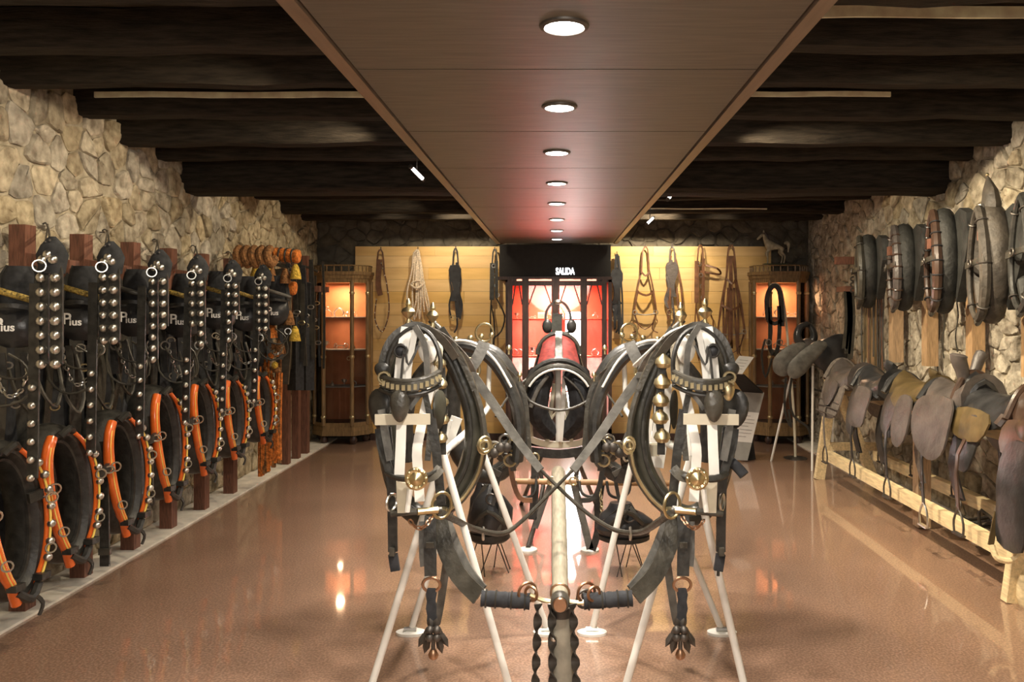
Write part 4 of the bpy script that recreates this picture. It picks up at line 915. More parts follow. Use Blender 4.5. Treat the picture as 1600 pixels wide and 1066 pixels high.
def saddle(Y, L_, lab, seat, flap, fl, horn=None, cantle=.14, flapm=None, wd_=.2, zt=.95, seatw=.20, tilt=0., blanket=None, stirrup=None, X=RX, flapdir=0., name='saddle', sgn=1, top=.0, fs=.72):
    """saddle astride the rail; length along Y, sgn=-1 puts the front toward the viewer"""
    t = thing(name, lab, 'saddle', 'old saddles on the right hand rack' if X == RX else None)
    O = V((X, Y, zt)); q = lambda u, x, z: O+V((x, u*sgn, z+tilt*u))
    n = 13; rings = []
    for i in range(n):
        u = -L_/2+L_*i/(n-1); f = i/(n-1)
        hz = cantle*max(0, (f-.72)/.28)**1.6+.07*max(0, (.22-f)/.22)**1.3+top
        ww = seatw*(.55+.45*math.sin(PI*min(1, f*.85+.12)))*(1 if f < .93 else .75)
        rings.append([q(u, ww*math.sin(a), hz+.055*math.cos(a)-.10*(1-math.cos(a))) for a in [math.radians(d) for d in (-105, -80, -50, -25, 0, 25, 50, 80, 105)]]+[q(u, ww*.5, -.12), q(u, -ww*.5, -.12)])
    MB().loft(rings).build('seat', seat, t)
    MB().tube([q(-L_*.42, -wd_*.7, -.10), q(-L_*.48, 0, .07+top), q(-L_*.42, wd_*.7, -.10)], .030, 8, 4).build('pommel', flap, t)
    MB().tube([q(L_*.46, -wd_*.8, -.05), q(L_*.50, -wd_*.4, cantle*.9+top), q(L_*.51, 0, cantle+.03+top), q(L_*.50, wd_*.4, cantle*.9+top), q(L_*.46, wd_*.8, -.05)], .022, 8, 4).build('cantle', flap, t)
    for s in (-1, 1):
        for (pts, mm_, dd, nm) in fl:
            pts = [(u*.80, z*fs-.05) for u, z in pts]
            # smooth outline (u, z) draped over the side, bulging outwards
            po = [(p[0], p[1]) for p in smooth([V((u, z, 0)) for u, z in pts], 3, True)]
            gu = sum(p[0] for p in po)/len(po); gz = sum(p[1] for p in po)/len(po)
            xs_ = lambda z: s*(wd_*.55+dd+.10*math.sin(min(1.2, max(0, -z)*3.2)))
            rings = []
            for sc_, off in ((1, -.006), (1.0, .006), (.75, .012), (.4, .014), (.12, .014)):
                rings.append([q(gu+(u-gu)*sc_, xs_(gz+(z-gz)*sc_)+s*off, gz+(z-gz)*sc_) for u, z in po])
            MB().loft(rings).build(nm, mm_, t)
    if horn:
        for (u, x, ang, hl, r) in horn:
            A = q(u, x, .06+top); d = V((math.sin(ang)*-.6, -math.sin(ang)*.25, math.cos(ang)))
            MB().tube([A-d*.04, A+d*hl*.4, A+d*hl*.8+V((-.01, 0, 0)), A+d*hl], lambda f: r*(.8+.5*f) if f < .9 else r*.9, 9, 3).build('horn', seat, t)
    if stirrup:
        for s in (-1, 1):
            z0, ml = stirrup; x = s*(wd_*.6+.12)
            MB().strap([q(0, s*wd_*.5, -.08), q(.01, x, -.3), q(0, x, z0)], .03, .008, (-1, 0, 0)).build('stirrup_leather', flap, t)
            c = q(0, x, z0-.07)
            MB().tube([c+V((0, -.05, -.07)), c+V((0, -.055, 0)), c+V((0, 0, .075)), c+V((0, .055, 0)), c+V((0, .05, -.07))], .007, 6).strap([c+V((0, -.055, -.07)), c+V((0, .055, -.07))], .03, .01, (0, 0, 1), 1).build('stirrup', ml, t)
    return t
# from the far end to the near end
tS = saddle(6.92, .52, 'grey ribbed saddle with small iron horns at the far end of the rack', 'saddle_grey', 'blanket', [([(-.27, .0), (.27, .02), (.30, -.22), (.25, -.42), (-.05, -.45), (-.28, -.36)], 'blanket', .02, 'saddle_blanket'), ([(-.2, -.02), (.15, -.02), (.12, -.25), (-.1, -.28)], 'saddle_grey', .05, 'flap')], cantle=.08, stirrup=(-.62, 'iron'), seatw=.2, zt=1.0)
for s in (-1, 1): MB().tube([V((RX+s*.02, 6.72, 1.07)), V((RX+s*.035, 6.71, 1.12)), V((RX+s*.03, 6.70, 1.16))], lambda f: .010*(1.1-f), 6).build('iron_horn', 'steel', tS)
for j in range(6): MB().tube([V((RX-.145-.02*j, 6.68, .92-.05*j)), V((RX-.15-.02*j, 6.9, .925-.05*j)), V((RX-.145-.02*j, 7.15, .92-.05*j))], .006, 5, 3).build('rib', 'saddle_grey', tS)
saddle(6.28, .50, 'dark saddle with grey square flap and upright rounded pommel, second from the far end', 'saddle_black', 'saddle_black', [([(-.26, .0), (.05, .02), (.08, -.2), (.06, -.38), (-.24, -.38), (-.28, -.2)], 'saddle_grey', .05, 'flap'), ([(-.05, 0), (.24, 0), (.26, -.3), (.18, -.5), (0, -.46)], 'saddle_black', .02, 'under_flap')], horn=[(-.16, 0, -.1, .10, .045)], cantle=.07, stirrup=(-.6, 'iron'), zt=.99)
saddle(5.62, .56, 'saddle with worn yellow-brown seat and round grey front flap in the middle of the rack', 'saddle_tan', 'saddle_black', [([(-.34, .0), (-.12, .02), (-.08, -.2), (-.16, -.40), (-.30, -.44), (-.40, -.30)], 'saddle_grey', .06, 'front_flap'), ([(-.08, 0), (.24, 0), (.26, -.26), (.12, -.40), (-.05, -.36)], 'saddle_black', .02, 'flap')], horn=[(-.24, 0, .3, .09, .035)], cantle=.06, stirrup=(-.62, 'iron'), zt=1.0, seatw=.19)
saddle(5.06, .54, 'grey side saddle with two tall curved horns and large rounded flap', 'saddle_grey', 'saddle_black', [([(-.28, .02), (.20, .04), (.30, -.12), (.16, -.36), (-.10, -.50), (-.32, -.44), (-.36, -.24)], 'saddle_grey', .05, 'flap')], horn=[(-.05, .02, -.80, .27, .034), (-.14, -.05, .40, .20, .042)], cantle=.05, stirrup=(-.7, 'steel'), zt=1.03, tilt=-.08)
saddle(4.62, .56, 'shiny black saddle with long narrow seat near the right picture edge', 'saddle_black', 'saddle_brown', [([(-.2, 0), (.25, 0), (.22, -.2), (-.15, -.22)], 'saddle_tan', .02, 'seat_skirt'), ([(-.1, -.1), (.15, -.1), (.12, -.45), (-.05, -.45)], 'saddle_black', .0, 'flap')], cantle=.12, stirrup=(-.62, 'iron'), zt=1.02, seatw=.17)
saddle(4.08, .42, 'brown saddle with bulging pommel and long dark fender nearest on the rack', 'saddle_brown', 'saddle_brown', [([(-.2, 0), (.22, 0), (.2, -.2), (-.2, -.18)], 'saddle_brown', .03, 'skirt'), ([(-.16, -.14), (.12, -.14), (.14, -.5), (.13, -.74), (-.14, -.74), (-.17, -.5)], 'saddle_black', .05, 'fender')], horn=[(-.15, -.04, .5, .07, .05)], cantle=.10, zt=1.02, fs=.84)
t = thing('stirrup', 'pale wooden stirrup on a leather strap hanging by the near rack leg', 'stirrup')
MB().strap([P(1558, 800, 4.2), P(1552, 830, 4.2), P(1548, 852, 4.2)], .03, .008).build('stirrup_leather', 'saddle_tan', t)
MB().tube([P(1550, 852, 4.15), P(1558, 872, 4.12), P(1580, 876, 4.1), P(1594, 862, 4.1), P(1596, 835, 4.15)], .016, 8, 4).build('stirrup_bow', 'pale_wood', t)
t = thing('bridle_pile', 'tangle of dark reins lying behind the low rails of the saddle rack', 'reins')
for j in range(5):
    c = V((RX+.22, 4.75+.17*j, .14)); MB().tube([c+V((rc.uniform(-.1, .1), rc.uniform(-.22, .22), rc.uniform(-.1, .15))) for _ in range(7)], .010, 6, 4).build('rein', 'worn_leather', t)
# hanging leathers under the rack
for k, (Y, m_) in enumerate(((6.6, 'saddle_black'), (6.1, 'saddle_black'), (5.45, 'blanket'), (4.95, 'saddle_black'))):
    t = thing('girth_strap', ['broad black girth hanging under the grey ribbed saddle', 'black girth hanging under the second saddle from the far end', 'pale girth strap hanging under the yellow-brown saddle', 'dark girth hanging under the grey side saddle'][k], 'strap', 'girths under the saddle rack')
    MB().strap([V((RX-.06, Y, .82)), V((RX-.10, Y+.02, .6)), V((RX-.07, Y-.02, .38))], .10 if k != 2 else .06, .012, (-1, 0, 0)).build('girth', m_, t)
    MB().ring((RX-.085, Y-.02, .36), .03, .006, (1, 0, 0), 10).build('buckle', 'iron', t)

# saddle on the free standing white stand, with stirrup
t = thing('saddle_stand', 'thin white metal stand under the grey side saddle at the far right', 'stand')
Ys = 7.95; top_ = P(1262, 560, Ys)
MB().tube([P(1240, 575, Ys), P(1228, 620, Ys+.05), P(1205, 721, 8.25)], .012, 8, 1).build('leg', 'white_paint', t)
MB().tube([P(1270, 572, Ys), P(1269, 736, 7.76)], .012, 8, 1).build('leg', 'white_paint', t)
MB().tube([P(1305, 572, Ys+.3), P(1300, 718, 8.3)], .012, 8, 1).build('leg', 'white_paint', t)
MB().tube([P(1236, 568, Ys), P(1310, 568, Ys+.3)], .018, 8, 1).build('top_bar', 'white_paint', t)
t = thing('side_saddle', 'grey side saddle with broad flaps on the thin white stand, dark stirrup hanging', 'saddle')
q = lambda x, y, d=0.: P(x, y, Ys+d)
def slab_px(pts, d, th, m_, nm, dome=.03):
    po = smooth([V((x, y, 0)) for x, y in pts], 3, True)
    o_ = P(0, 0, Ys+d); s_ = (Ys+d)/F
    MB().prism([((p.x)*s_, -p.y*s_) for p in po], o_, (1, 0, 0), (0, 0, 1), (0, -1, 0), th, dome).build(nm, m_, t)
slab_px([(1212, 556), (1232, 540), (1255, 535), (1262, 550), (1250, 572), (1225, 588), (1210, 582), (1207, 568)], -.08, .02, 'grey_leather', 'flap')
slab_px([(1232, 568), (1252, 548), (1278, 532), (1292, 540), (1272, 565), (1255, 585), (1240, 592), (1230, 584)], -.14, .02, 'grey_leather', 'flap')
slab_px([(1262, 552), (1285, 530), (1315, 522), (1322, 545), (1324, 578), (1300, 585), (1275, 572)], .0, .06, 'saddle_black', 'rear_skirt', .05)
MB().tube([q(1240, 548), q(1262, 538), q(1290, 548, .1), q(1312, 530, .2)], lambda u: .07+.02*math.sin(PI*u), 10, 4, up=(0, 0, 1), flat=.7).build('seat', 'saddle_grey', t)
MB().tube([q(1256, 545, -.05), q(1246, 528, -.05), q(1250, 512, -.03), q(1262, 506, .0)], lambda u: .05*(1-.5*u), 9, 4).build('horn', 'saddle_black', t)
MB().tube([q(1266, 540, 0), q(1272, 525, 0), q(1266, 510, .02), q(1256, 506, .04)], lambda u: .045*(1-.5*u), 9, 4).build('horn', 'saddle_black', t)
MB().strap([q(1288, 578, -.05), q(1290, 600, -.05), q(1290, 616, -.05)], .025, .006).build('stirrup_leather', 'black_leather', t)
MB().tube([q(1282, 638, -.05), q(1283, 622, -.05), q(1290, 615, -.05), q(1297, 622, -.05), q(1297, 638, -.05)], .008, 6, 3).strap([q(1281, 638, -.05), q(1298, 638, -.05)], .03, .012, (0, 0, 1), 1).build('stirrup', 'iron', t)
for pts in ([(1237, 590), (1234, 620), (1240, 650), (1262, 668), (1268, 690)], [(1228, 590), (1226, 640), (1236, 668), (1232, 640)], [(1270, 608), (1285, 612), (1300, 618), (1312, 612)]):
    MB().strap([q(x, y, -.02) for x, y in pts], .022, .006).build('hanging_rein', 'black_leather', t)
# arched bridle stand in front of the right cabinet
t = thing('bridle_stand', 'slim cream pole with arched top in front of the right cabinet', 'stand')
MB().tube([P(1204, 446, 8.5), P(1213, 444, 8.5), P(1221, 456, 8.5), P(1228, 500, 8.5), P(1233, 560, 8.45), P(1240, 640, 8.4), P(1243, 716, 8.4)], .014, 8, 4).build('bent_pole', 'cream_paint', t)
MB().lathe((P(1243, 716, 8.4).x, 8.4, 0), [(.12, 0), (.12, .01), (.02, .02)], 16).build('foot', 'iron', t)
t = thing('black_bridle', 'black bridle hanging on the arched pole before the right cabinet', 'bridle')
for pts, w_ in (([(1200, 500), (1198, 470), (1203, 452), (1211, 447), (1218, 455), (1221, 480), (1222, 510)], .05), ([(1203, 480), (1204, 520), (1202, 540), (1208, 555)], .04), ([(1217, 478), (1218, 515), (1215, 545), (1209, 556)], .04), ([(1199, 500), (1210, 506), (1222, 500)], .04), ([(1196, 530), (1190, 556), (1196, 590), (1206, 560)], .02)):
    MB().strap([P(x, y, 8.42) for x, y in pts], w_, .012).build('strap', 'black_leather', t)
for x in (1201, 1218): MB().ring(P(x, 535, 8.38), .03, .006, k=12).build('bit_ring', 'steel', t)
# ================================================================ CENTRE: team harness on white stands
N_ = V((0, -1, 0))
for side, sn, other in ((-1, 'left', 'right'), (1, 'right', 'left')):
    fx = (lambda x: x) if side < 0 else (lambda x: 2*CX-x)
    q = lambda x, y, Y: P(fx(x), y, Y)
    # ---- white stand
    t = thing('harness_stand', 'white metal trestle stand with foot plates carrying the %s front harness' % sn, 'stand', 'white stands in the middle of the hall')
    ax, ay = (692, 708) if side < 0 else (660, 712)
    A = q(ax, ay, 3.2); B = q(740, 655, 3.8); B.z = A.z+.02
    fl_, fr_, rl, rr2 = (576, 799, 642, 856) if side < 0 else (574, 766, 612, 815)
    feet = []
    for X_, Yy in ((fl_, 3.2), (fr_, 3.2), (rl, 3.84), (rr2, 3.84)):
        gx = q(X_, 0, Yy); feet.append(V((gx.x, Yy, 0)))
    for i, f in enumerate(feet):
        top = A if i < 2 else B
        MB().tube([top, f+V((0, 0, .015))], .0155, 10, 1).build('leg', 'white_paint', t)
        MB().loft([[f+V((r*math.cos(a)*1.3, r*.8*math.sin(a), z)) for a in [2*PI*j/18 for j in range(18)]] for z, r in ((0, .055), (.012, .055), (.018, .04))]).build('foot_plate', 'white_paint', t)
        MB().tube([f+V((-.03, -.01, .025)), f+V((.03, -.01, .025))], .012, 7, 1).build('foot_socket', 'steel', t)
    MB().tube([A, B, V((q(762, 0, 4.5).x, 4.5, B.z))], .016, 10, 1).build('ridge_bar', 'white_paint', t)
    MB().tube([V((q(762, 0, 4.5).x, 4.5, B.z)), q(765, 560, 4.5)], .014, 10, 1).build('rear_mast', 'white_paint', t)
    MB().tube([A, q(676, 560, 3.3)], .014, 8, 1).build('mast', 'white_paint', t)
    # ---- white head form of slats
    t = thing('head_form', 'white slatted head form inside the %s front bridle' % sn, 'head form', 'white head forms of the front stands')
    def slat(pts, w_, nm, m_='white_paint', tt=.008): MB().strap([q(*p) for p in pts], w_, tt, (0, -1, 0), 3).build(nm, m_, t)
    slat([(640, 512, 3.02), (632, 560, 2.99), (629, 592, 2.98)], .062, 'face_slat')
    slat([(650, 512, 3.0), (641, 560, 2.985), (638, 592, 2.975)], .020, 'edge_slat')
    slat([(628, 650, 2.96), (626, 700, 2.93), (624, 742, 2.92)], .036, 'face_slat')
    slat([(672, 606, 3.06), (662, 650, 3.03), (652, 700, 3.0), (653, 735, 3.0), (656, 784, 2.98)], .036, 'cheek_slat')
    slat([(586, 656, 2.95), (672, 655, 2.95)], .040, 'cross_slat', 'cream_paint')
    if side < 0:
        slat([(714, 652, 3.5), (688, 722, 3.5)], .05, 'jaw_slat'); slat([(703, 656, 3.45), (694, 690, 3.45)], .022, 'jaw_slat')
    else:
        slat([(703, 600, 3.45), (706, 660, 3.45), (716, 730, 3.45)], .07, 'jaw_slat'); slat([(726, 655, 3.5), (734, 735, 3.5)], .035, 'jaw_slat')
        MB().lathe(q(718, 712, 3.4), [(.022, 0), (.026, .05), (.020, .05), (.018, .01)], 14).build('cup', 'cream_paint', t)
    MB().prism([(.036*math.cos(a), .058*math.sin(a)) for a in [2*PI*j/20 for j in range(20)]], q(668, 545, 3.09), (1, 0, .15*side), (0, 0, 1), N_, .008, .012).build('crown_disc', 'white_paint', t)
    MB().tube([q(660, 530, 3.06), q(675, 525, 3.1), (q(688, 545, 3.1)), q(682, 580, 3.1)], .014, 8, 3, flat=.5).build('crown_hoop', 'cream_paint', t)
    pm = [q(619, 752, 2.93), q(645, 758, 2.92), q(640, 790, 2.92), q(634, 802, 2.92), q(621, 802, 2.93)]
    MB().loft([[p for p in pm], [p+V((0, .03, 0)) for p in pm]]).build('muzzle_plate', 'cream_paint', t)
    MB().tube([q(640, 765, 2.92), q(638, 785, 2.91), q(636, 800, 2.91)], .010, 8, 2).build('muzzle_pin', 'white_paint', t)
    # ---- driving bridle
    t = thing('driving_bridle', 'black driving bridle with studded browband and brass noseband rosette, %s front harness' % sn, 'bridle', 'front driving bridles')
    def st(pts, w_, nm, m_='black_leather', tt=.008, n_=N_): MB().strap([q(*p) for p in pts], w_, tt, n_, 4).build(nm, m_, t)
    st([(600, 600, 3.02), (598, 565, 3.02), (612, 530, 3.03), (638, 511, 3.04), (660, 511, 3.05), (690, 530, 3.08), (712, 560, 3.12)], .030, 'crown_strap', 'worn_leather')
    MB().tube([q(606, 598, 3.0), q(606, 560, 3.0), (q(622, 528, 3.01)), q(648, 512, 3.02), q(674, 525, 3.02), q(688, 560, 3.0), q(686, 600, 3.0)], .009, 8, 4).build('crown_roll', 'black_leather', t)
    st([(648, 510, 3.0), (664, 540, 2.98), (668, 590, 2.98)], .022, 'crown_lining', 'grey_leather')
    st([(654, 540, 2.96), (638, 570, 2.95), (632, 545, 2.95), (626, 600, 2.95)], .008, 'face_cord')
    for dy, r, m_ in ((0, .010, 'worn_leather'), (7, .008, 'black_leather'), (22, .008, 'black_leather')):
        MB().tube([q(594, 586+dy, 3.0), q(612, 594+dy, 2.95), q(640, 596+dy, 2.93), q(668, 590+dy, 2.95), q(688, 580+dy, 3.0)], r, 8, 4).build('brow_band', m_, t)
    bb = smooth([q(596, 596, 2.985), q(614, 603, 2.94), q(640, 605, 2.92), q(668, 599, 2.94), q(688, 589, 2.985)], 3)
    MB().strap(bb, .034, .008, N_, 1).build('brow_band_face', 'worn_leather', t)
    for i, p in enumerate(bb): piece('gem', lambda b: b.box((0, 0, 0), (.012, .008, .020)), 'brow_stud', 'steel' if 3 < i < 10 else 'brass', t, p+V((0, -.007, -.002)))
    ov = lambda w_, h_, k=20: [(w_/2*math.cos(a)*(1-.18*math.sin(a)*-1), h_/2*math.sin(a)) for a in [2*PI*j/k for j in range(k)]]
    MB().prism(ov(.070, .120), q(625, 634, 2.93), (1, 0, 0), (0, 0, 1), N_, .010, .018).build('face_drop', 'worn_leather', t)
    MB().ring(q(626, 548, 2.96), .022, .006, k=12).build('keeper_ring', 'black_leather', t)
    MB().ball(q(626, 550, 2.97), .022, 10, 6).build('forehead_knob', 'dark_cloth', t)
    # blinkers
    MB().prism(ov(.110, .150), q(593, 638, 3.02), (.85, -.5, 0), (0, 0, 1), (-.3*0, -1, 0), .008, .02).build('blinker', 'black_leather', t)
    MB().prism(ov(.085, .15), q(686, 640, 3.06), (.45, .9, 0), (0, 0, 1), (.5, -.6, 0) if side < 0 else (-.5, -.6, 0), .008, .02).build('blinker', 'olive_leather', t)
    MB().ring(q(600, 590, 2.97), .02, .006, k=12).build('corner_ring', 'brass', t)
    MB().prism(ov(.06, .06), q(598, 578, 3.0), (1, 0, 0), (0, 0, 1), N_, .006, .016).build('corner_rosette', 'black_leather', t)
    # cheeks, noseband, bit
    st([(592, 670, 3.0), (596, 700, 2.98), (608, 735, 2.95), (612, 770, 2.95)], .030, 'cheek_strap')
    st([(596, 640, 2.98), (604, 690, 2.96), (610, 720, 2.95)], .028, 'cheek_strap', 'grey_leather')
    st([(672, 640, 3.03), (681, 700, 3.02), (686, 750, 3.02), (690, 790, 3.02)], .034, 'cheek_strap')
    st([(662, 606, 3.04), (672, 660, 3.03), (668, 720, 3.02)], .022, 'cheek_strap', 'worn_leather')
    st([(640, 640, 2.98), (655, 620, 3.0), (668, 612, 3.02)], .016, 'drop_strap', 'grey_leather')
    MB().tube([q(604, 740, 2.95), q(622, 748, 2.90), q(650, 748, 2.88), q(672, 742, 2.92), q(688, 733, 2.98)], .014, 8, 4, flat=.6).build('nose_band', 'black_leather', t)
    st([(655, 748, 2.9), (676, 744, 2.92), (688, 732, 2.96)], .036, 'nose_band_tab', 'worn_leather')
    ro = MB().lathe(q(651, 748, 2.88), [(.040, 0), (.042, .006), (.034, .012), (.026, .010), (.018, .018), (.008, .026), (0, .028)], 24, N_).build('rosette', 'brass', t)
    for j in range(10):
        a = 2*PI*j/10; piece('rs', stud_mb(.006), 'rosette_bead', 'brass', ro, q(651, 748, 2.87)+V((.033*math.cos(a), 0, .033*math.sin(a))))
    MB().tube([q(612, 803, 2.95), q(640, 800, 2.93), q(690, 797, 2.97)], .0125, 9, 1).build('bit_bar', 'worn_leather', t)
    MB().tube([q(652, 800, 2.925), q(684, 797, 2.955)], .0135, 9, 1).build('bit_sleeve', 'brass', t)
    MB().ring(q(690, 790, 2.98), .040, .006, (.7, -1, 0), 18, 1.2).build('bit_ring', 'brass', t)
    MB().ring(q(612, 785, 2.96), .030, .006, (1, -.5, 0), 14).build('bit_ring', 'steel', t)
    MB().chain([q(636, 808, 2.94), q(650, 824, 2.93), q(664, 822, 2.94), (q(676, 806, 2.96))], .012).build('curb_chain', 'copper', t, kind='stuff')
    st([(604, 668, 3.02), (611, 740, 3.0), (613, 800, 3.0), (614, 862, 3.0)], .034, 'hanging_strap', tt=.014)
    st([(609, 862, 2.985), (617, 862, 2.985)], .03, 'strap_buckle', 'worn_leather', .02)
    st([(614, 866, 3.0), (616, 880, 3.0), (618, 892, 3.0)], .034, 'strap_tip', 'dark_cloth', .016)
    if side > 0:
        MB().tube([q(612, 712, 3.02), q(590, 728, 2.98), q(577, 743, 2.96)], .020, 10, 2).build('blinker_stay', 'dark_cloth', t)
        MB().prism(ov(.045, .07), q(602, 612, 2.96), (1, 0, 0), (0, 0, 1), N_, .006, .014).build('side_rosette', 'brass', t)
        MB().tube([q(608, 735, 3.05), q(614, 810, 3.05), q(618, 900, 3.05)], .006, 7, 3).build('thin_rein', 'black_leather', t)
        MB().tube([q(648, 506, 3.05), q(690, 520, 3.15), q(722, 548, 3.4), q(748, 572, 3.7)], .012, 8, 4, flat=.6).build('bearing_rein', 'white_paint', t)
    MB().strap([q(655, 508, 3.06), q(695, 528, 3.16), q(728, 560, 3.4), q(740, 580, 3.7)], .026, .008, N_, 4).build('bearing_strap', 'grey_leather', t)
    # ---- brass bells beside the bridle
    t = thing('bell_strap', 'strap of round brass bells between %s bridle and its collar' % sn, 'bell strap', 'bell straps of the front team')
    bx = 0 if side < 0 else 16
    bp_ = [q(x+bx, y, 3.12) for x, y in ((688, 568), (690, 600), (692, 628), (693, 655), (690, 684), (690, 712))]
    _ = [q(688, 568, 3.12), q(690, 600, 3.12), q(692, 628, 3.12), q(693, 655, 3.12), q(690, 684, 3.12), (q(690, 712, 3.12))]
    MB().strap([p+V((0, .02, 0)) for p in bp_], .030, .008, N_).build('band', 'black_leather', t)
    for i, p in enumerate(bp_[:5]):
        k_ = 1.0 if side < 0 else 1.3
        MB().lathe(p+V((0, -.012, -.02)), [(.003, 0), (.018*k_, .004*k_), (.026*k_, .016*k_), (.022*k_, .030*k_), (.010*k_, .040*k_), (.006, .046*k_)], 12).build('bell', 'brass', t)
    # ---- collar
    t = thing('horse_collar', 'large black padded collar hanging behind the %s front bridle' % sn, 'collar', 'padded collars of the front team')
    cp_ = [(676, 524), (700, 545), (722, 590), (739, 640), (742, 690), (733, 735), (712, 772), (688, 797), (664, 806), (640, 796), (620, 760), (608, 710), (604, 655), (611, 600), (628, 552), (650, 530)]
    cc = [q(x, y, 3.30) for x, y in cp_]
    MB().tube(cc, .043, 12, 3, True, up=N_, flat=1.1).build('collar_pad', 'olive_leather', t)
    MB().tube([p+V((0, -.045, 0))+(q(668, 660, 3.3)-p)*.07 for p in cc], .010, 7, 3, True).build('inner_piping', 'black_leather', t)
    ham = [q(x, y, 3.24) for x, y in ((672, 500), (700, 530), (728, 578), (750, 635), (757, 690), (748, 738), (724, 778), (700, 800))]
    MB().tube(ham, .013, 8, 4).build('hame', 'worn_leather', t)
    MB().tube([p+V((0, -.012, .004)) for p in ham[4:]], .007, 7, 4).build('brass_hame_edge', 'brass', t, label='worn brass edge of the hame')
    ham2 = [q(x, y, 3.24) for x, y in ((642, 500), (622, 535), (602, 590), (594, 650), (597, 710), (612, 760), (645, 802))]
    MB().tube(ham2, .013, 8, 4).build('hame', 'worn_leather', t)
    for x, y, s_ in (((638, 492, 1.2), (676, 498, 1.0))):
        MB().lathe(q(x, y+18, 3.16), [(.008, 0), (.010, .02), (.006, .03), (.018*s_, .045), (.024*s_, .058), (.018*s_, .07), (.007, .078), (.012, .086), (.010, .096), (.003, .11)], 14).build('hame_finial', 'brass', t)
    MB().ring(q(757, 696, 3.2), .032, .007, (1, -1, 0), 16).build('hame_ring', 'brass', t)
    MB().ring(q(757, 696, 3.18), .018, .006, (0, 1, 0), 12).build('ring_stud', 'brass', t)
    MB().strap([q(690, 512, 3.2), q(720, 560, 3.22), (q(742, 610, 3.22))], .022, .008, N_).build('hame_top_strap', 'worn_leather', t)
    MB().box(q(688, 802, 3.2), (.05, .05, .04)).build('hame_clip', 'brass', t)
    # ---- pole strap and its wrapped end
    t = thing('pole_strap', 'broad grey-black strap from the %s collar down to the pole end' % sn, 'strap', 'pole straps of the front team')
    MB().strap([q(684, 806, 3.16), q(694, 850, 3.13), q(716, 898, 3.08), q(748, 932, 3.03)], .068, .010, N_).build('strap_outer', 'worn_leather', t)
    MB().strap([q(690, 806, 3.2), q(708, 855, 3.17), q(728, 895, 3.12), q(752, 926, 3.05)], .064, .010, N_).build('strap_inner', 'grey_leather', t)
    a_, b_ = q(752, 935, 3.0), q(828, 940, 3.0)
    MB().tube([a_, lerp(a_, b_, .3), lerp(a_, b_, .55), lerp(a_, b_, .6), b_], lambda u: .031-.004*math.sin(u*PI*5)**2, 12, 3).build('wrapped_roll', 'dark_cloth', t)
    for f in (.1, .3, .62, .9): MB().ring(lerp(a_, b_, f), .031, .004, b_-a_, 14).build('wrap_band', 'black_leather', t)
    MB().ring(q(824, 926, 3.0), .036, .006, (.5, -1, 0), 16).build('end_ring', 'copper', t)
    # ---- pendant
    t = thing('breast_pendant', 'hanging breast strap with brass ring and dark metal leaf ornament, %s front harness' % sn, 'pendant', 'breast pendants of the front team')
    MB().strap([q(682, 800, 3.2), q(673, 808, 3.08), q(672, 850, 3.06), q(673, 900, 3.05)], .046, .012, N_).build('upper_strap', 'black_leather', t)
    MB().strap([q(662, 815, 3.10), q(662, 860, 3.08), q(664, 885, 3.07)], .036, .008, N_).build('lining_strap', 'grey_leather', t)
    MB().strap([q(666, 852, 3.04), q(678, 852, 3.04)], .02, .014, N_).build('buckle', 'worn_leather', t)
    MB().ring(q(674, 914, 3.04), .033, .006, N_, 20, .8).build('ring', 'copper', t)
    MB().strap([q(674, 920, 3.04), q(674, 950, 3.04), q(676, 976, 3.04)], lambda u: .030+.010*abs(math.sin(u*9)), .016, N_).build('lower_strap', 'dark_cloth', t)
    for j in range(4):
        dx = (-1, 1, -1, 1)[j]*7; dy = (0, 0, 11, 11)[j]
        MB().ball(q(677+dx*.8, 985+dy, 3.01), .017, 10, 6).build('boss', 'iron', t)
    for j, (dx, dz, ang, ll) in enumerate(((-.018, .02, -112, .062), (.018, .02, -68, .062), (-.030, .0, -120, .055), (.030, .0, -60, .055), (-.020, -.02, -105, .055), (.020, -.02, -75, .055), (-.008, .03, 100, .035), (.008, .03, 80, .035))):
        a = math.radians(ang); c = q(677, 992, 3.03)+V((dx, 0, dz)); u = V((math.cos(a), 0, math.sin(a))); v_ = V((-u.z, 0, u.x))
        MB().loft([[c+v_*.012, c-v_*.012, c+V((0, -.010, 0))], [c+u*ll*.5+v_*.014, c+u*ll*.5-v_*.014, c+u*ll*.5+V((0, -.012, 0))], [c+u*ll, c+u*ll*.99, c+u*(ll-.001)]]).build('leaf', 'iron', t)
    MB().tube([q(677, 1000, 3.03), q(677, 1018, 3.03)], .008, 7, 1).build('stem', 'iron', t)
    MB().lathe(q(677, 1030, 3.03), [(.003, 0), (.016, .006), (.018, .02), (.012, .034), (.005, .04)], 12).build('drop_ball', 'copper', t)
    MB().ring(q(677, 1024, 3.03), .016, .004, N_, 12).build('end_ring', 'copper', t)
    # ---- side rein drop strap behind
    t = thing('hanging_strap', 'long grey strap hanging behind the %s pole strap' % sn, 'strap')
    MB().strap([q(702, 800, 3.5), q(700, 860, 3.5), q(688, 945, 3.5), q(682, 975, 3.5)], .034, .008, N_).build('band', 'grey_leather', t)
    # ---- back pad of the harness
    t = thing('back_pad', 'black back pad with brass terrets behind the %s front collar' % sn, 'harness pad', 'back pads of the front team')
    arc = [(640, 720), (636, 660), (648, 600), (680, 560), (712, 541), (745, 545), (775, 570), (800, 612), (812, 660), (808, 720)]
    ap = [q(x, y, 3.9) for x, y in arc]
    MB().strap([p for p in ap], .12, .022, (0, -.25, 1), 4).build('pad', 'black_leather', t) if False else MB().tube(ap, .030, 10, 4, up=(0, -1, 0), flat=2.0).build('pad', 'black_leather', t)
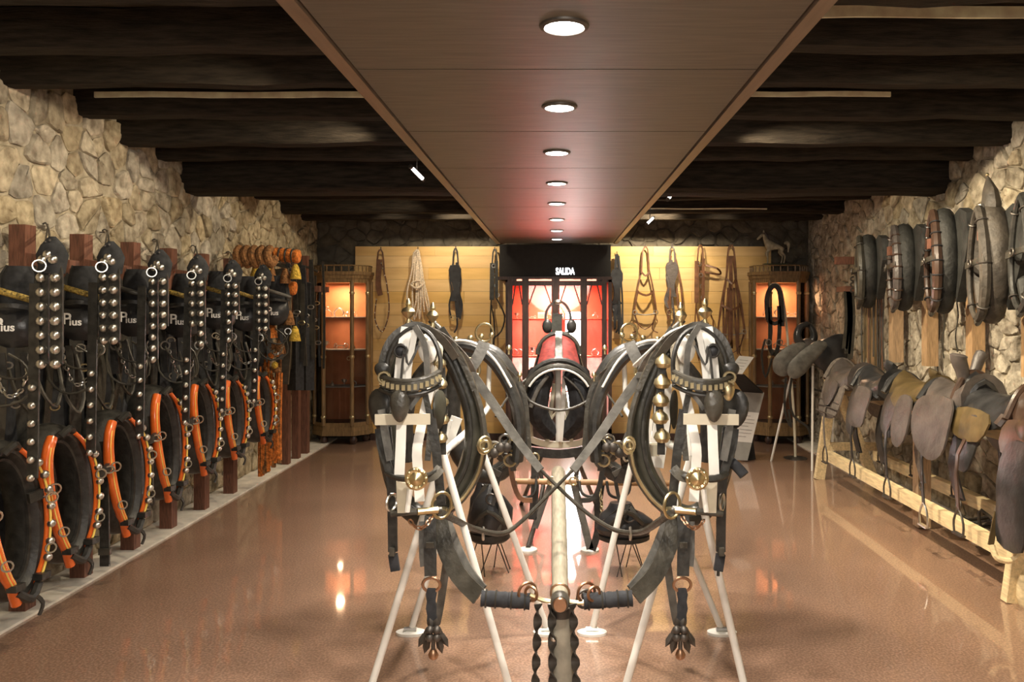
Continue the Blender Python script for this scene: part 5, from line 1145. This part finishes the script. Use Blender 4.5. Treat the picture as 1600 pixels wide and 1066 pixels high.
    for dy, m_ in ((-.075, 'steel'), (-.03, 'worn_leather')):
        MB().tube([p+V((0, dy, .028)) for p in ap[3:8]], .006, 6, 4).build('pad_piping', m_ if m_ != 'steel' else 'white_paint', t)
    for x, y in ((735, 528), (752, 526), (768, 524), (712, 530)):
        MB().tube([q(x, y+14, 3.88), q(x, y+2, 3.88)], .005, 6, 1).ball(q(x, y, 3.88), .014, 10, 6).build('terret_knob', 'brass', t)
    MB().ring(q(757, 520, 3.95), .045, .006, (.4, -1, 0), 16).build('terret', 'brass', t)
    MB().ring(q(732, 578, 3.80), .052, .009, (.3, -1, 0), 20).build('rein_ring', 'brass', t)
    for x, y in ((716, 582), (736, 593), (746, 586)): MB().ball(q(x, y, 3.78), .009, 8, 5).build('ring_knob', 'brass', t)
    MB().strap([q(757, 535, 3.82), q(748, 556, 3.80), q(736, 575, 3.79)], .055, .008, N_).build('ring_tab', 'grey_leather', t)
    # ---- cross rein from the ring to the opposite bit
    t = thing('cross_rein', 'long rein from the %s pad ring crossing down to the %s bit' % (sn, other), 'rein', 'crossing reins of the front team')
    MB().strap([q(735, 582, 3.76), q(770, 630, 3.72), q(806, 684, 3.65), q(845, 735, 3.55)], lambda u: .046-.012*u, .010, N_, 4).build('wide_rein', 'grey_leather', t)
    MB().tube([q(845, 735, 3.55), q(875, 764, 3.5), q(915, 800, 3.45), q(960, 828, 3.4), q(1000, 832, 3.3), q(1030, 815, 3.1), q(1048, 802, 3.0)] if side < 0 else
              [q(845, 735, 3.52), q(882, 772, 3.47), q(922, 812, 3.42), q(955, 834, 3.36), q(1000, 826, 3.28), q(1030, 812, 3.1), q(1050, 802, 3.0)], lambda u: .010+.006*u, 8, 4, flat=.7).build('thin_rein', 'worn_leather', t)
    MB().ring(q(985, 834, 3.33), .020, .005, (1, 0, 0), 12, 1.3).build('rein_keeper', 'steel', t)
    # ---- hip strap bundle
    t = thing('hip_straps', 'knotted cluster of straps, buckles and knobs behind the %s collar' % sn, 'harness', 'strap clusters behind the front collars')
    r_ = random.Random(21)
    for j in range(9):
        x = 772+r_.uniform(-16, 24); y = 690+r_.uniform(-22, 30)
        MB().strap([q(x, y, 3.95), q(x+r_.uniform(-14, 14), y+14, 3.9), q(x+r_.uniform(-18, 22), y+r_.uniform(24, 40), 3.95)], .028, .010, N_).build('strap', r_.choice(('black_leather', 'worn_leather', 'grey_leather')), t)
    for j in range(6): MB().ring(q(770+r_.uniform(-14, 30), 690+r_.uniform(-12, 35), 3.88), .028, .006, (r_.uniform(-1, 1), -1, 0), 12).build('buckle', 'steel' if j % 2 else 'brass', t)
    for j in range(4): MB().ball(q(762+10*j, 706+r_.uniform(-10, 10), 3.85), .024, 10, 6, (1, .6, 1)).build('knob', 'iron', t)
    MB().strap([q(795, 700, 4.0), q(800, 745, 4.0), q(812, 778, 4.0), q(832, 782, 4.0)], .024, .008, N_).build('loop_strap', 'brown_leather' if side < 0 else 'black_leather', t)
    MB().strap([q(782, 730, 4.0), q(775, 770, 4.0), q(770, 790, 4.0)], .018, .008, N_).build('thin_strap', 'black_leather', t)
    MB().strap([q(762, 560, 4.1), q(800, 585, 4.2), (q(820, 620, 4.2)), q(826, 680, 4.2), q(828, 705, 4.2)], .020, .008, N_, 4).build('thin_arch', 'worn_leather', t)
    # small knobs along the thin arch
    for x, y in ((763, 555), (795, 548), (812, 590)): MB().lathe(q(x, y+6, 4.15), [(.006, 0), (.005, .02), (.014, .03), (.012, .042), (.003, .05)], 10).build('knob', 'brass', t)
    # ---- second collar behind (of the wheelers)
    t = thing('horse_collar', 'black rear collar standing behind the %s front harness' % sn, 'collar', 'rear collars of the team')
    c2 = [(742, 548), (772, 556), (798, 590), (812, 640), (810, 690), (790, 730), (762, 742), (728, 725), (708, 680), (706, 620), (718, 570)]
    MB().tube([q(x, y, 4.5) for x, y in c2], .052, 12, 3, True, up=N_, flat=1.1).build('collar_pad', 'black_leather', t)
    MB().tube([q(x*.98+15, y-4, 4.42) for x, y in c2[:7]], .012, 7, 4).build('hame', 'worn_leather', t)
    MB().strap([q(808, 600, 4.45), q(822, 650, 4.45), q(820, 700, 4.45)], .03, .01, N_).build('hame_strap', 'black_leather', t)
    # ---- low pad seat on wire legs
    t = thing('pad_stool', 'dark leather pad on a low stand of thin wire legs, %s of the pole' % sn, 'stool', 'low wire legged pads')
    Yp = 4.75; cxp = q(765, 0, Yp).x; zb = .19
    kz, kx = (1, 1) if side < 0 else (.62, 1.25)
    def ringp(z, rx, ry, dx=0): return [V((cxp+dx+kx*rx*math.cos(a), Yp+ry*math.sin(a), zb+(z-zb)*kz)) for a in [2*PI*j/20 for j in range(20)]]
    MB().loft([ringp(zb, .105, .10), ringp(zb+.015, .122, .115), ringp(zb+.05, .122, .115), ringp(zb+.055, .11, .10)]).build('rim', 'black_leather', t)
    MB().loft([ringp(zb+.05, .115, .10), ringp(zb+.12, .135, .12), ringp(zb+.19, .130, .11, .01), ringp(zb+.25, .105, .09, -.01), ringp(zb+.29, .07, .07, -.02), ringp(zb+.36, .05, .05, -.02)]).build('seat', 'saddle_black', t)
    MB().tube([V((cxp-.10, Yp-.10, zb+.10)), V((cxp, Yp-.14, zb+.2)), V((cxp+.10, Yp-.10, zb+.12))], .014, 7).build('trim_roll', 'worn_leather', t)
    for j in range(6):
        a0 = j*1.05; MB().strap([V((cxp+.12*kx*math.cos(a0), Yp+.11*math.sin(a0), zb+.08)), V((cxp+.10*kx*math.cos(a0+.3), Yp+.11*math.sin(a0+.3)-.02, zb+.20*kz)), V((cxp+.03*math.cos(a0+1), Yp-.06, zb+.34*kz))], .022, .010, N_).build('cross_strap', 'worn_leather' if j % 2 else 'black_leather', t)
    MB().ring(V((cxp+.02, Yp-.12, zb+.27*kz)), .03, .006, (0, -1, 0), 12).build('buckle', 'iron', t)
    for (x0_, x1_, y1_) in ((-.07, -.13, -.07), (-.05, -.02, -.10), (.02, -.05, -.10), (.04, .115, -.03), (.05, .02, .08), (.06, .12, .04)):
        MB().tube([V((cxp+x0_, Yp, zb)), V((cxp+x1_, Yp+y1_, .003))], .0035, 5, 1).build('wire_leg', 'iron', t)

# ---- carriage pole with yoke
t = thing('carriage_pole', 'pale round carriage pole running back from the yoke between the two harnesses', 'pole')
Zp = P(0, 936, 3.0).z
MB().tube([V((P(875, 0, 3.0).x, 2.97, Zp)), V((P(874, 0, 3.6).x, 3.7, Zp+.01)), V((P(872, 0, 5.2).x, 5.25, Zp+.02))], lambda u: .030+.014*u, 16, 3).build('shaft', 'pole_wood', t)
MB().lathe((P(875, 0, 2.95).x, 2.94, Zp), [(.030, 0), (.036, .01), (.036, .05), (.031, .06)], 18, (0, 1, 0)).build('end_cap', 'worn_leather', t)
MB().lathe((P(875, 0, 2.95).x, 2.94, Zp), [(.024, -.012), (.028, 0), (.0, .001)], 14, (0, 1, 0)).build('end_boss', 'copper', t)
MB().ring((P(875, 0, 3.05).x, 3.06, Zp), .034, .006, (0, 1, 0), 18).build('ferrule', 'copper', t)
for s, pts in ((-1, [(862, 940), (848, 938), (828, 930)]), (1, [(888, 940), (905, 942), (930, 940)])):
    MB().tube([P(x, y, 2.99) for x, y in pts], .009, 8, 3).build('yoke_arm', 'brass', t)
    MB().ring(P(830 if s < 0 else 928, 928, 2.98), .026, .006, (.6*s, -1, 0), 14).build('yoke_ring', 'copper', t)
MB().ring(P(914, 936, 3.1), .034, .006, (.4, -1, 0), 16).ring(P(914, 930, 3.12), .014, .006, (1, -1, 0), 10).build('spare_ring', 'iron', t, kind='stuff')
t = thing('pole_post', 'thick grey wooden post holding up the front end of the carriage pole', 'post')
MB().tube([P(876, 952, 3.0), V((P(878, 0, 3.0).x, 3.0, .25)), V((P(880, 0, 3.0).x, 3.0, 0.0))], lambda u: .040+.006*u, 14, 3).build('post', 'cream_paint' if 0 else mat('grey_wood', (.20, .18, .14), .7, noise=.3, scale=10, bump=.2), t)
MB().tube([P(876, 948, 3.0), P(876, 962, 3.0)], .043, 14, 1).build('collar_band', 'iron', t)
MB().ball(P(865, 998, 2.96), .014, 10, 6).build('bolt', 'steel', t)
for k, (px, xe) in enumerate(((841, 836), (862, 864), (895, 902))):
    t = thing('twisted_strap', ['twisted black strap hanging left of the pole post', 'twisted black strap hanging right against the left side of the pole post', 'twisted black strap hanging right of the pole post'][k], 'strap', 'twisted straps at the pole end')
    n = 60; rings = []
    top_, bot = P(px, 944, 2.955), P(xe, 1090, 2.955)
    bot.z = max(bot.z, .01)
    for i in range(n+1):
        f = i/n; c = lerp(top_, bot, f); a = f*PI*4.6+.4
        u = V((math.cos(a), math.sin(a), 0)); v_ = V((-math.sin(a), math.cos(a), 0))
        rings.append([c+u*.016+v_*.003, c-u*.016+v_*.003, c-u*.016-v_*.003, c+u*.016-v_*.003])
    MB().loft(rings).build('strap', 'black_leather', t)
t = thing('swingle_bar', 'round brown wooden crossbar lying across the back of the carriage pole', 'bar')
MB().tube([P(800, 752, 5.0), P(1058, 756, 5.0)], lambda u: .018+.006*math.sin(PI*u), 12, 6).build('bar', 'dowel_wood', t)
for px in (838, 902): MB().ring(P(px, 752, 5.0), .03, .008, (1, 0, 0), 12).build('iron_hoop', 'iron', t)

# ---- centre stand and driving saddle
t = thing('harness_stand', 'cream painted stand with curved bar under the red saddle in the centre', 'stand')
Yc = 5.9; q = lambda x, y, Y=Yc: P(x, y, Y)
MB().tube([q(872, 578), q(873, 690)], .022, 10, 1).build('mast', 'white_paint', t)
MB().strap([q(882, 580, 5.86), q(879, 650, 5.86), q(876, 690, 5.86)], .03, .02).build('mast_slat', 'white_paint', t)
for a_, b_ in (((866, 600), (855, 690)), ((880, 600), (893, 690))): MB().tube([q(*a_), q(*b_)], .015, 8, 1).build('brace', 'cream_paint', t)
MB().tube([q(858, 660), q(866, 648), q(872, 645), q(880, 648), q(886, 660)], .009, 8, 3).build('arch_brace', 'cream_paint', t)
MB().strap([q(822, 683), q(845, 692), q(875, 695), q(905, 692), q(928, 680)], .045, .03, (0, -1, 0), 4).build('curved_bar', 'cream_paint', t)
MB().strap([q(824, 704), q(875, 709), q(922, 702)], .065, .05, (0, -1, 0), 4).build('dark_bar', 'black_leather', t)
for sx in (-1, 1):
    MB().tube([q(873+sx*40, 704), q(873+sx*24, 760), V((q(873, 0).x+sx*.20, 5.17, .02))], .016, 8, 2).build('leg', 'iron', t)
    MB().tube([q(873+sx*24, 706), V((q(873, 0).x+sx*.30, 6.4, .0))], .016, 8, 1).build('leg', 'iron', t)
    MB().lathe((q(873, 0).x+sx*.20, 5.17, 0), [(.06, 0), (.06, .012), (.02, .02)], 16).build('foot_plate', 'white_paint', t)
    MB().tube([q(873+sx*46, 600), (q(873+sx*44, 650)), q(873+sx*42, 682)], .012, 8, 2).build('side_rod', 'cream_paint', t)
t = thing('driving_saddle', 'black driving saddle with red padded panel on the centre stand', 'saddle')
cxs = q(873, 0).x; Zs = .97
def arch(R, y, z0=0, a0=-80, a1=80, n=14, ex=1.): return [V((cxs+R*math.sin(math.radians(a0+(a1-a0)*i/n)), y, Zs+z0+R*ex*math.cos(math.radians(a0+(a1-a0)*i/n)))) for i in range(n+1)]
def shell(R0, R1, y0, y1, m_, nm, z0=0, z1=None, a=80, th=.015, a0=None):
    z1 = z0 if z1 is None else z1; a0 = -a if a0 is None else a0
    MB().loft([arch(R0, y0, z0, a0, a), arch(R1, y1, z1, a0, a), arch(R1-th, y1, z1, a0, a), arch(R0-th, y0, z0, a0, a)], closed=False, loop=True).build(nm, m_, t)
for s_ in (-1, 1):
    a_, b_ = sorted((s_*10, s_*56)); shell(.208, .148, 5.75, 6.05, 'red_cloth', 'red_panel', 0, .25, a=b_, a0=a_)
    a_, b_ = sorted((s_*56, s_*112)); shell(.225, .165, 5.73, 6.15, 'black_leather', 'side_skirt', 0, .22, a=b_, a0=a_)
shell(.195, .135, 5.76, 6.10, 'black_leather', 'tree', 0, .25)
MB().tube(arch(.222, 5.735, 0, -85, 85), .014, 8, 1).build('front_roll', 'worn_leather', t)
MB().tube(arch(.160, 6.06, .25, -90, 90), .018, 8, 1).build('rear_roll', 'worn_leather', t)
MB().tube(arch(.240, 5.70, -.01, -90, 90), .020, 8, 1).build('middle_roll', 'black_leather', t)
MB().strap([V((cxs, 5.70, Zs+.20)), V((cxs, 5.74, Zs+.24)), V((cxs, 6.05, Zs+.425))], .05, .012, (0, -1, .6)).build('centre_strap', 'worn_leather', t)
MB().tube(arch(.235, 5.64, -.065, -62, 62), .008, 8, 1).build('rim_highlight', 'white_paint', t, label='white highlight along the hoop top')  # white tube paints the highlight on top of the black hoop
MB().tube(arch(.262, 5.66, -.07, -95, 95), .018, 8, 1).build('lower_roll', 'worn_leather', t)
for s in (-1, 1):
    MB().tube([V((cxs+s*.13, 5.85, Zs+.12)), V((cxs+s*.155, 5.8, Zs-.02)), V((cxs+s*.15, 5.85, Zs-.18)), V((cxs+s*.08, 5.95, Zs-.30))], lambda u: .098-.03*u, 10, 4, up=(0, 1, 0), flat=1.6).build('side_panel', 'dark_cloth', t)
MB().tube([V((cxs-.25, 5.60, Zs+.06)), V((cxs-.20, 5.58, Zs-.05)), V((cxs, 5.55, Zs-.11)), V((cxs+.18, 5.58, Zs-.06)), V((cxs+.26, 5.60, Zs+.04))], .010, 8, 4).build('belly_strap', 'worn_leather', t)
MB().tube([V((cxs+.03, 5.68, Zs+.12)), V((cxs+.14, 5.66, Zs+.02)), V((cxs+.20, 5.64, Zs-.12))], .008, 7, 4).build('trace', 'worn_leather', t)
MB().tube([V((cxs-.08, 5.68, Zs+.12)), V((cxs-.15, 5.66, Zs+.02)), V((cxs-.20, 5.64, Zs-.10))], .016, 8, 4).build('trace_roll', 'grey_leather', t)
for s in (-1, 1):
    for k in range(3): MB().tube([V((cxs+s*(.25+.02*k), 5.68, Zs+.05)), V((cxs+s*(.28+.015*k), 5.66, Zs-.04-.03*k)), V((cxs+s*(.26-.02*k), 5.66, Zs-.16-.03*k))], .012, 7, 3).build('side_knot', 'worn_leather', t)
    MB().tube([V((cxs+s*.20, 5.75, Zs+.12)), V((cxs+s*.34, 5.5, Zs+.0)), V((cxs+s*.42, 5.3, Zs-.12))], .008, 7, 3).build('breeching_strap', 'worn_leather', t)
t = thing('driving_bridle', 'small black bridle with blinkers standing on top of the red saddle', 'bridle')
q = lambda x, y: P(x, y, 6.15)
MB().strap([q(853, 512), q(853, 490), q(860, 477), q(871, 471), q(882, 475), q(890, 488), q(893, 510)], .02, .012, N_, 4).build('crown_strap', 'black_leather', t)
MB().ball(q(872, 472), .025, 10, 6, (1.4, 1, .7)).build('poll_pad', 'steel', t)
for s, x in ((-1, 855), (1, 893)):
    MB().prism([(.04*math.cos(a), .055*math.sin(a)) for a in [2*PI*j/14 for j in range(14)]], q(x, 510), (1, 0, 0), (0, 0, 1), N_, .01, .02).build('blinker', 'black_leather', t)
MB().strap([q(871, 490), q(870, 510), q(871, 530)], .08, .03, N_).build('face_piece', 'olive_leather', t)
MB().strap([q(858, 520), q(872, 524), q(890, 520)], .03, .02, N_).build('brow_band', 'worn_leather', t)
# hanging straps in front of the centre stand
for k, (lab, m_, pts, w_) in enumerate((('grey strap slanting down right of the carriage pole to the small foot', 'grey_leather', [(896, 752), (905, 790), (914, 825), (922, 858)], .045),
    ('curved black strap swinging down right of the pole beside the grey strap', 'black_leather', [(950, 690), (942, 740), (935, 790), (934, 830), (925, 860)], .045),
    ('short black strap hanging left of the carriage pole', 'black_leather', [(836, 715), (836, 760), (832, 812)], .05),
    ('grey strap slanting across left of the carriage pole', 'grey_leather', [(862, 752), (850, 785), (840, 815), (836, 825)], .035))):
    t = thing('hanging_strap', lab, 'strap'); MB().strap([P(x, y, 5.0) for x, y in pts], w_, .010, N_, 4).build('band', m_, t)
    MB().ring(P(pts[0][0], pts[0][1], 4.97), .025, .006, N_, 12).build('buckle', 'brass', t)
for px in (838, 898): pass
t = thing('chain_loop', 'looped trace straps and small chains hung on the brown crossbar', 'trace')
for x0_, x1_, yb_ in ((805, 838, 778), (905, 940, 776), (948, 985, 778)):
    MB().tube([P(x0_, 752, 4.95), P(x0_+4, yb_-6, 4.93), P((x0_+x1_)/2, yb_, 4.93), P(x1_-3, yb_-8, 4.93), P(x1_, 752, 4.95)], .009, 7, 4).build('trace_loop', 'black_leather', t)
MB().chain([P(935, 745, 4.9), P(940, 790, 4.9), P(938, 815, 4.9)], .016).build('chain', 'brass', t, kind='stuff')

finish()
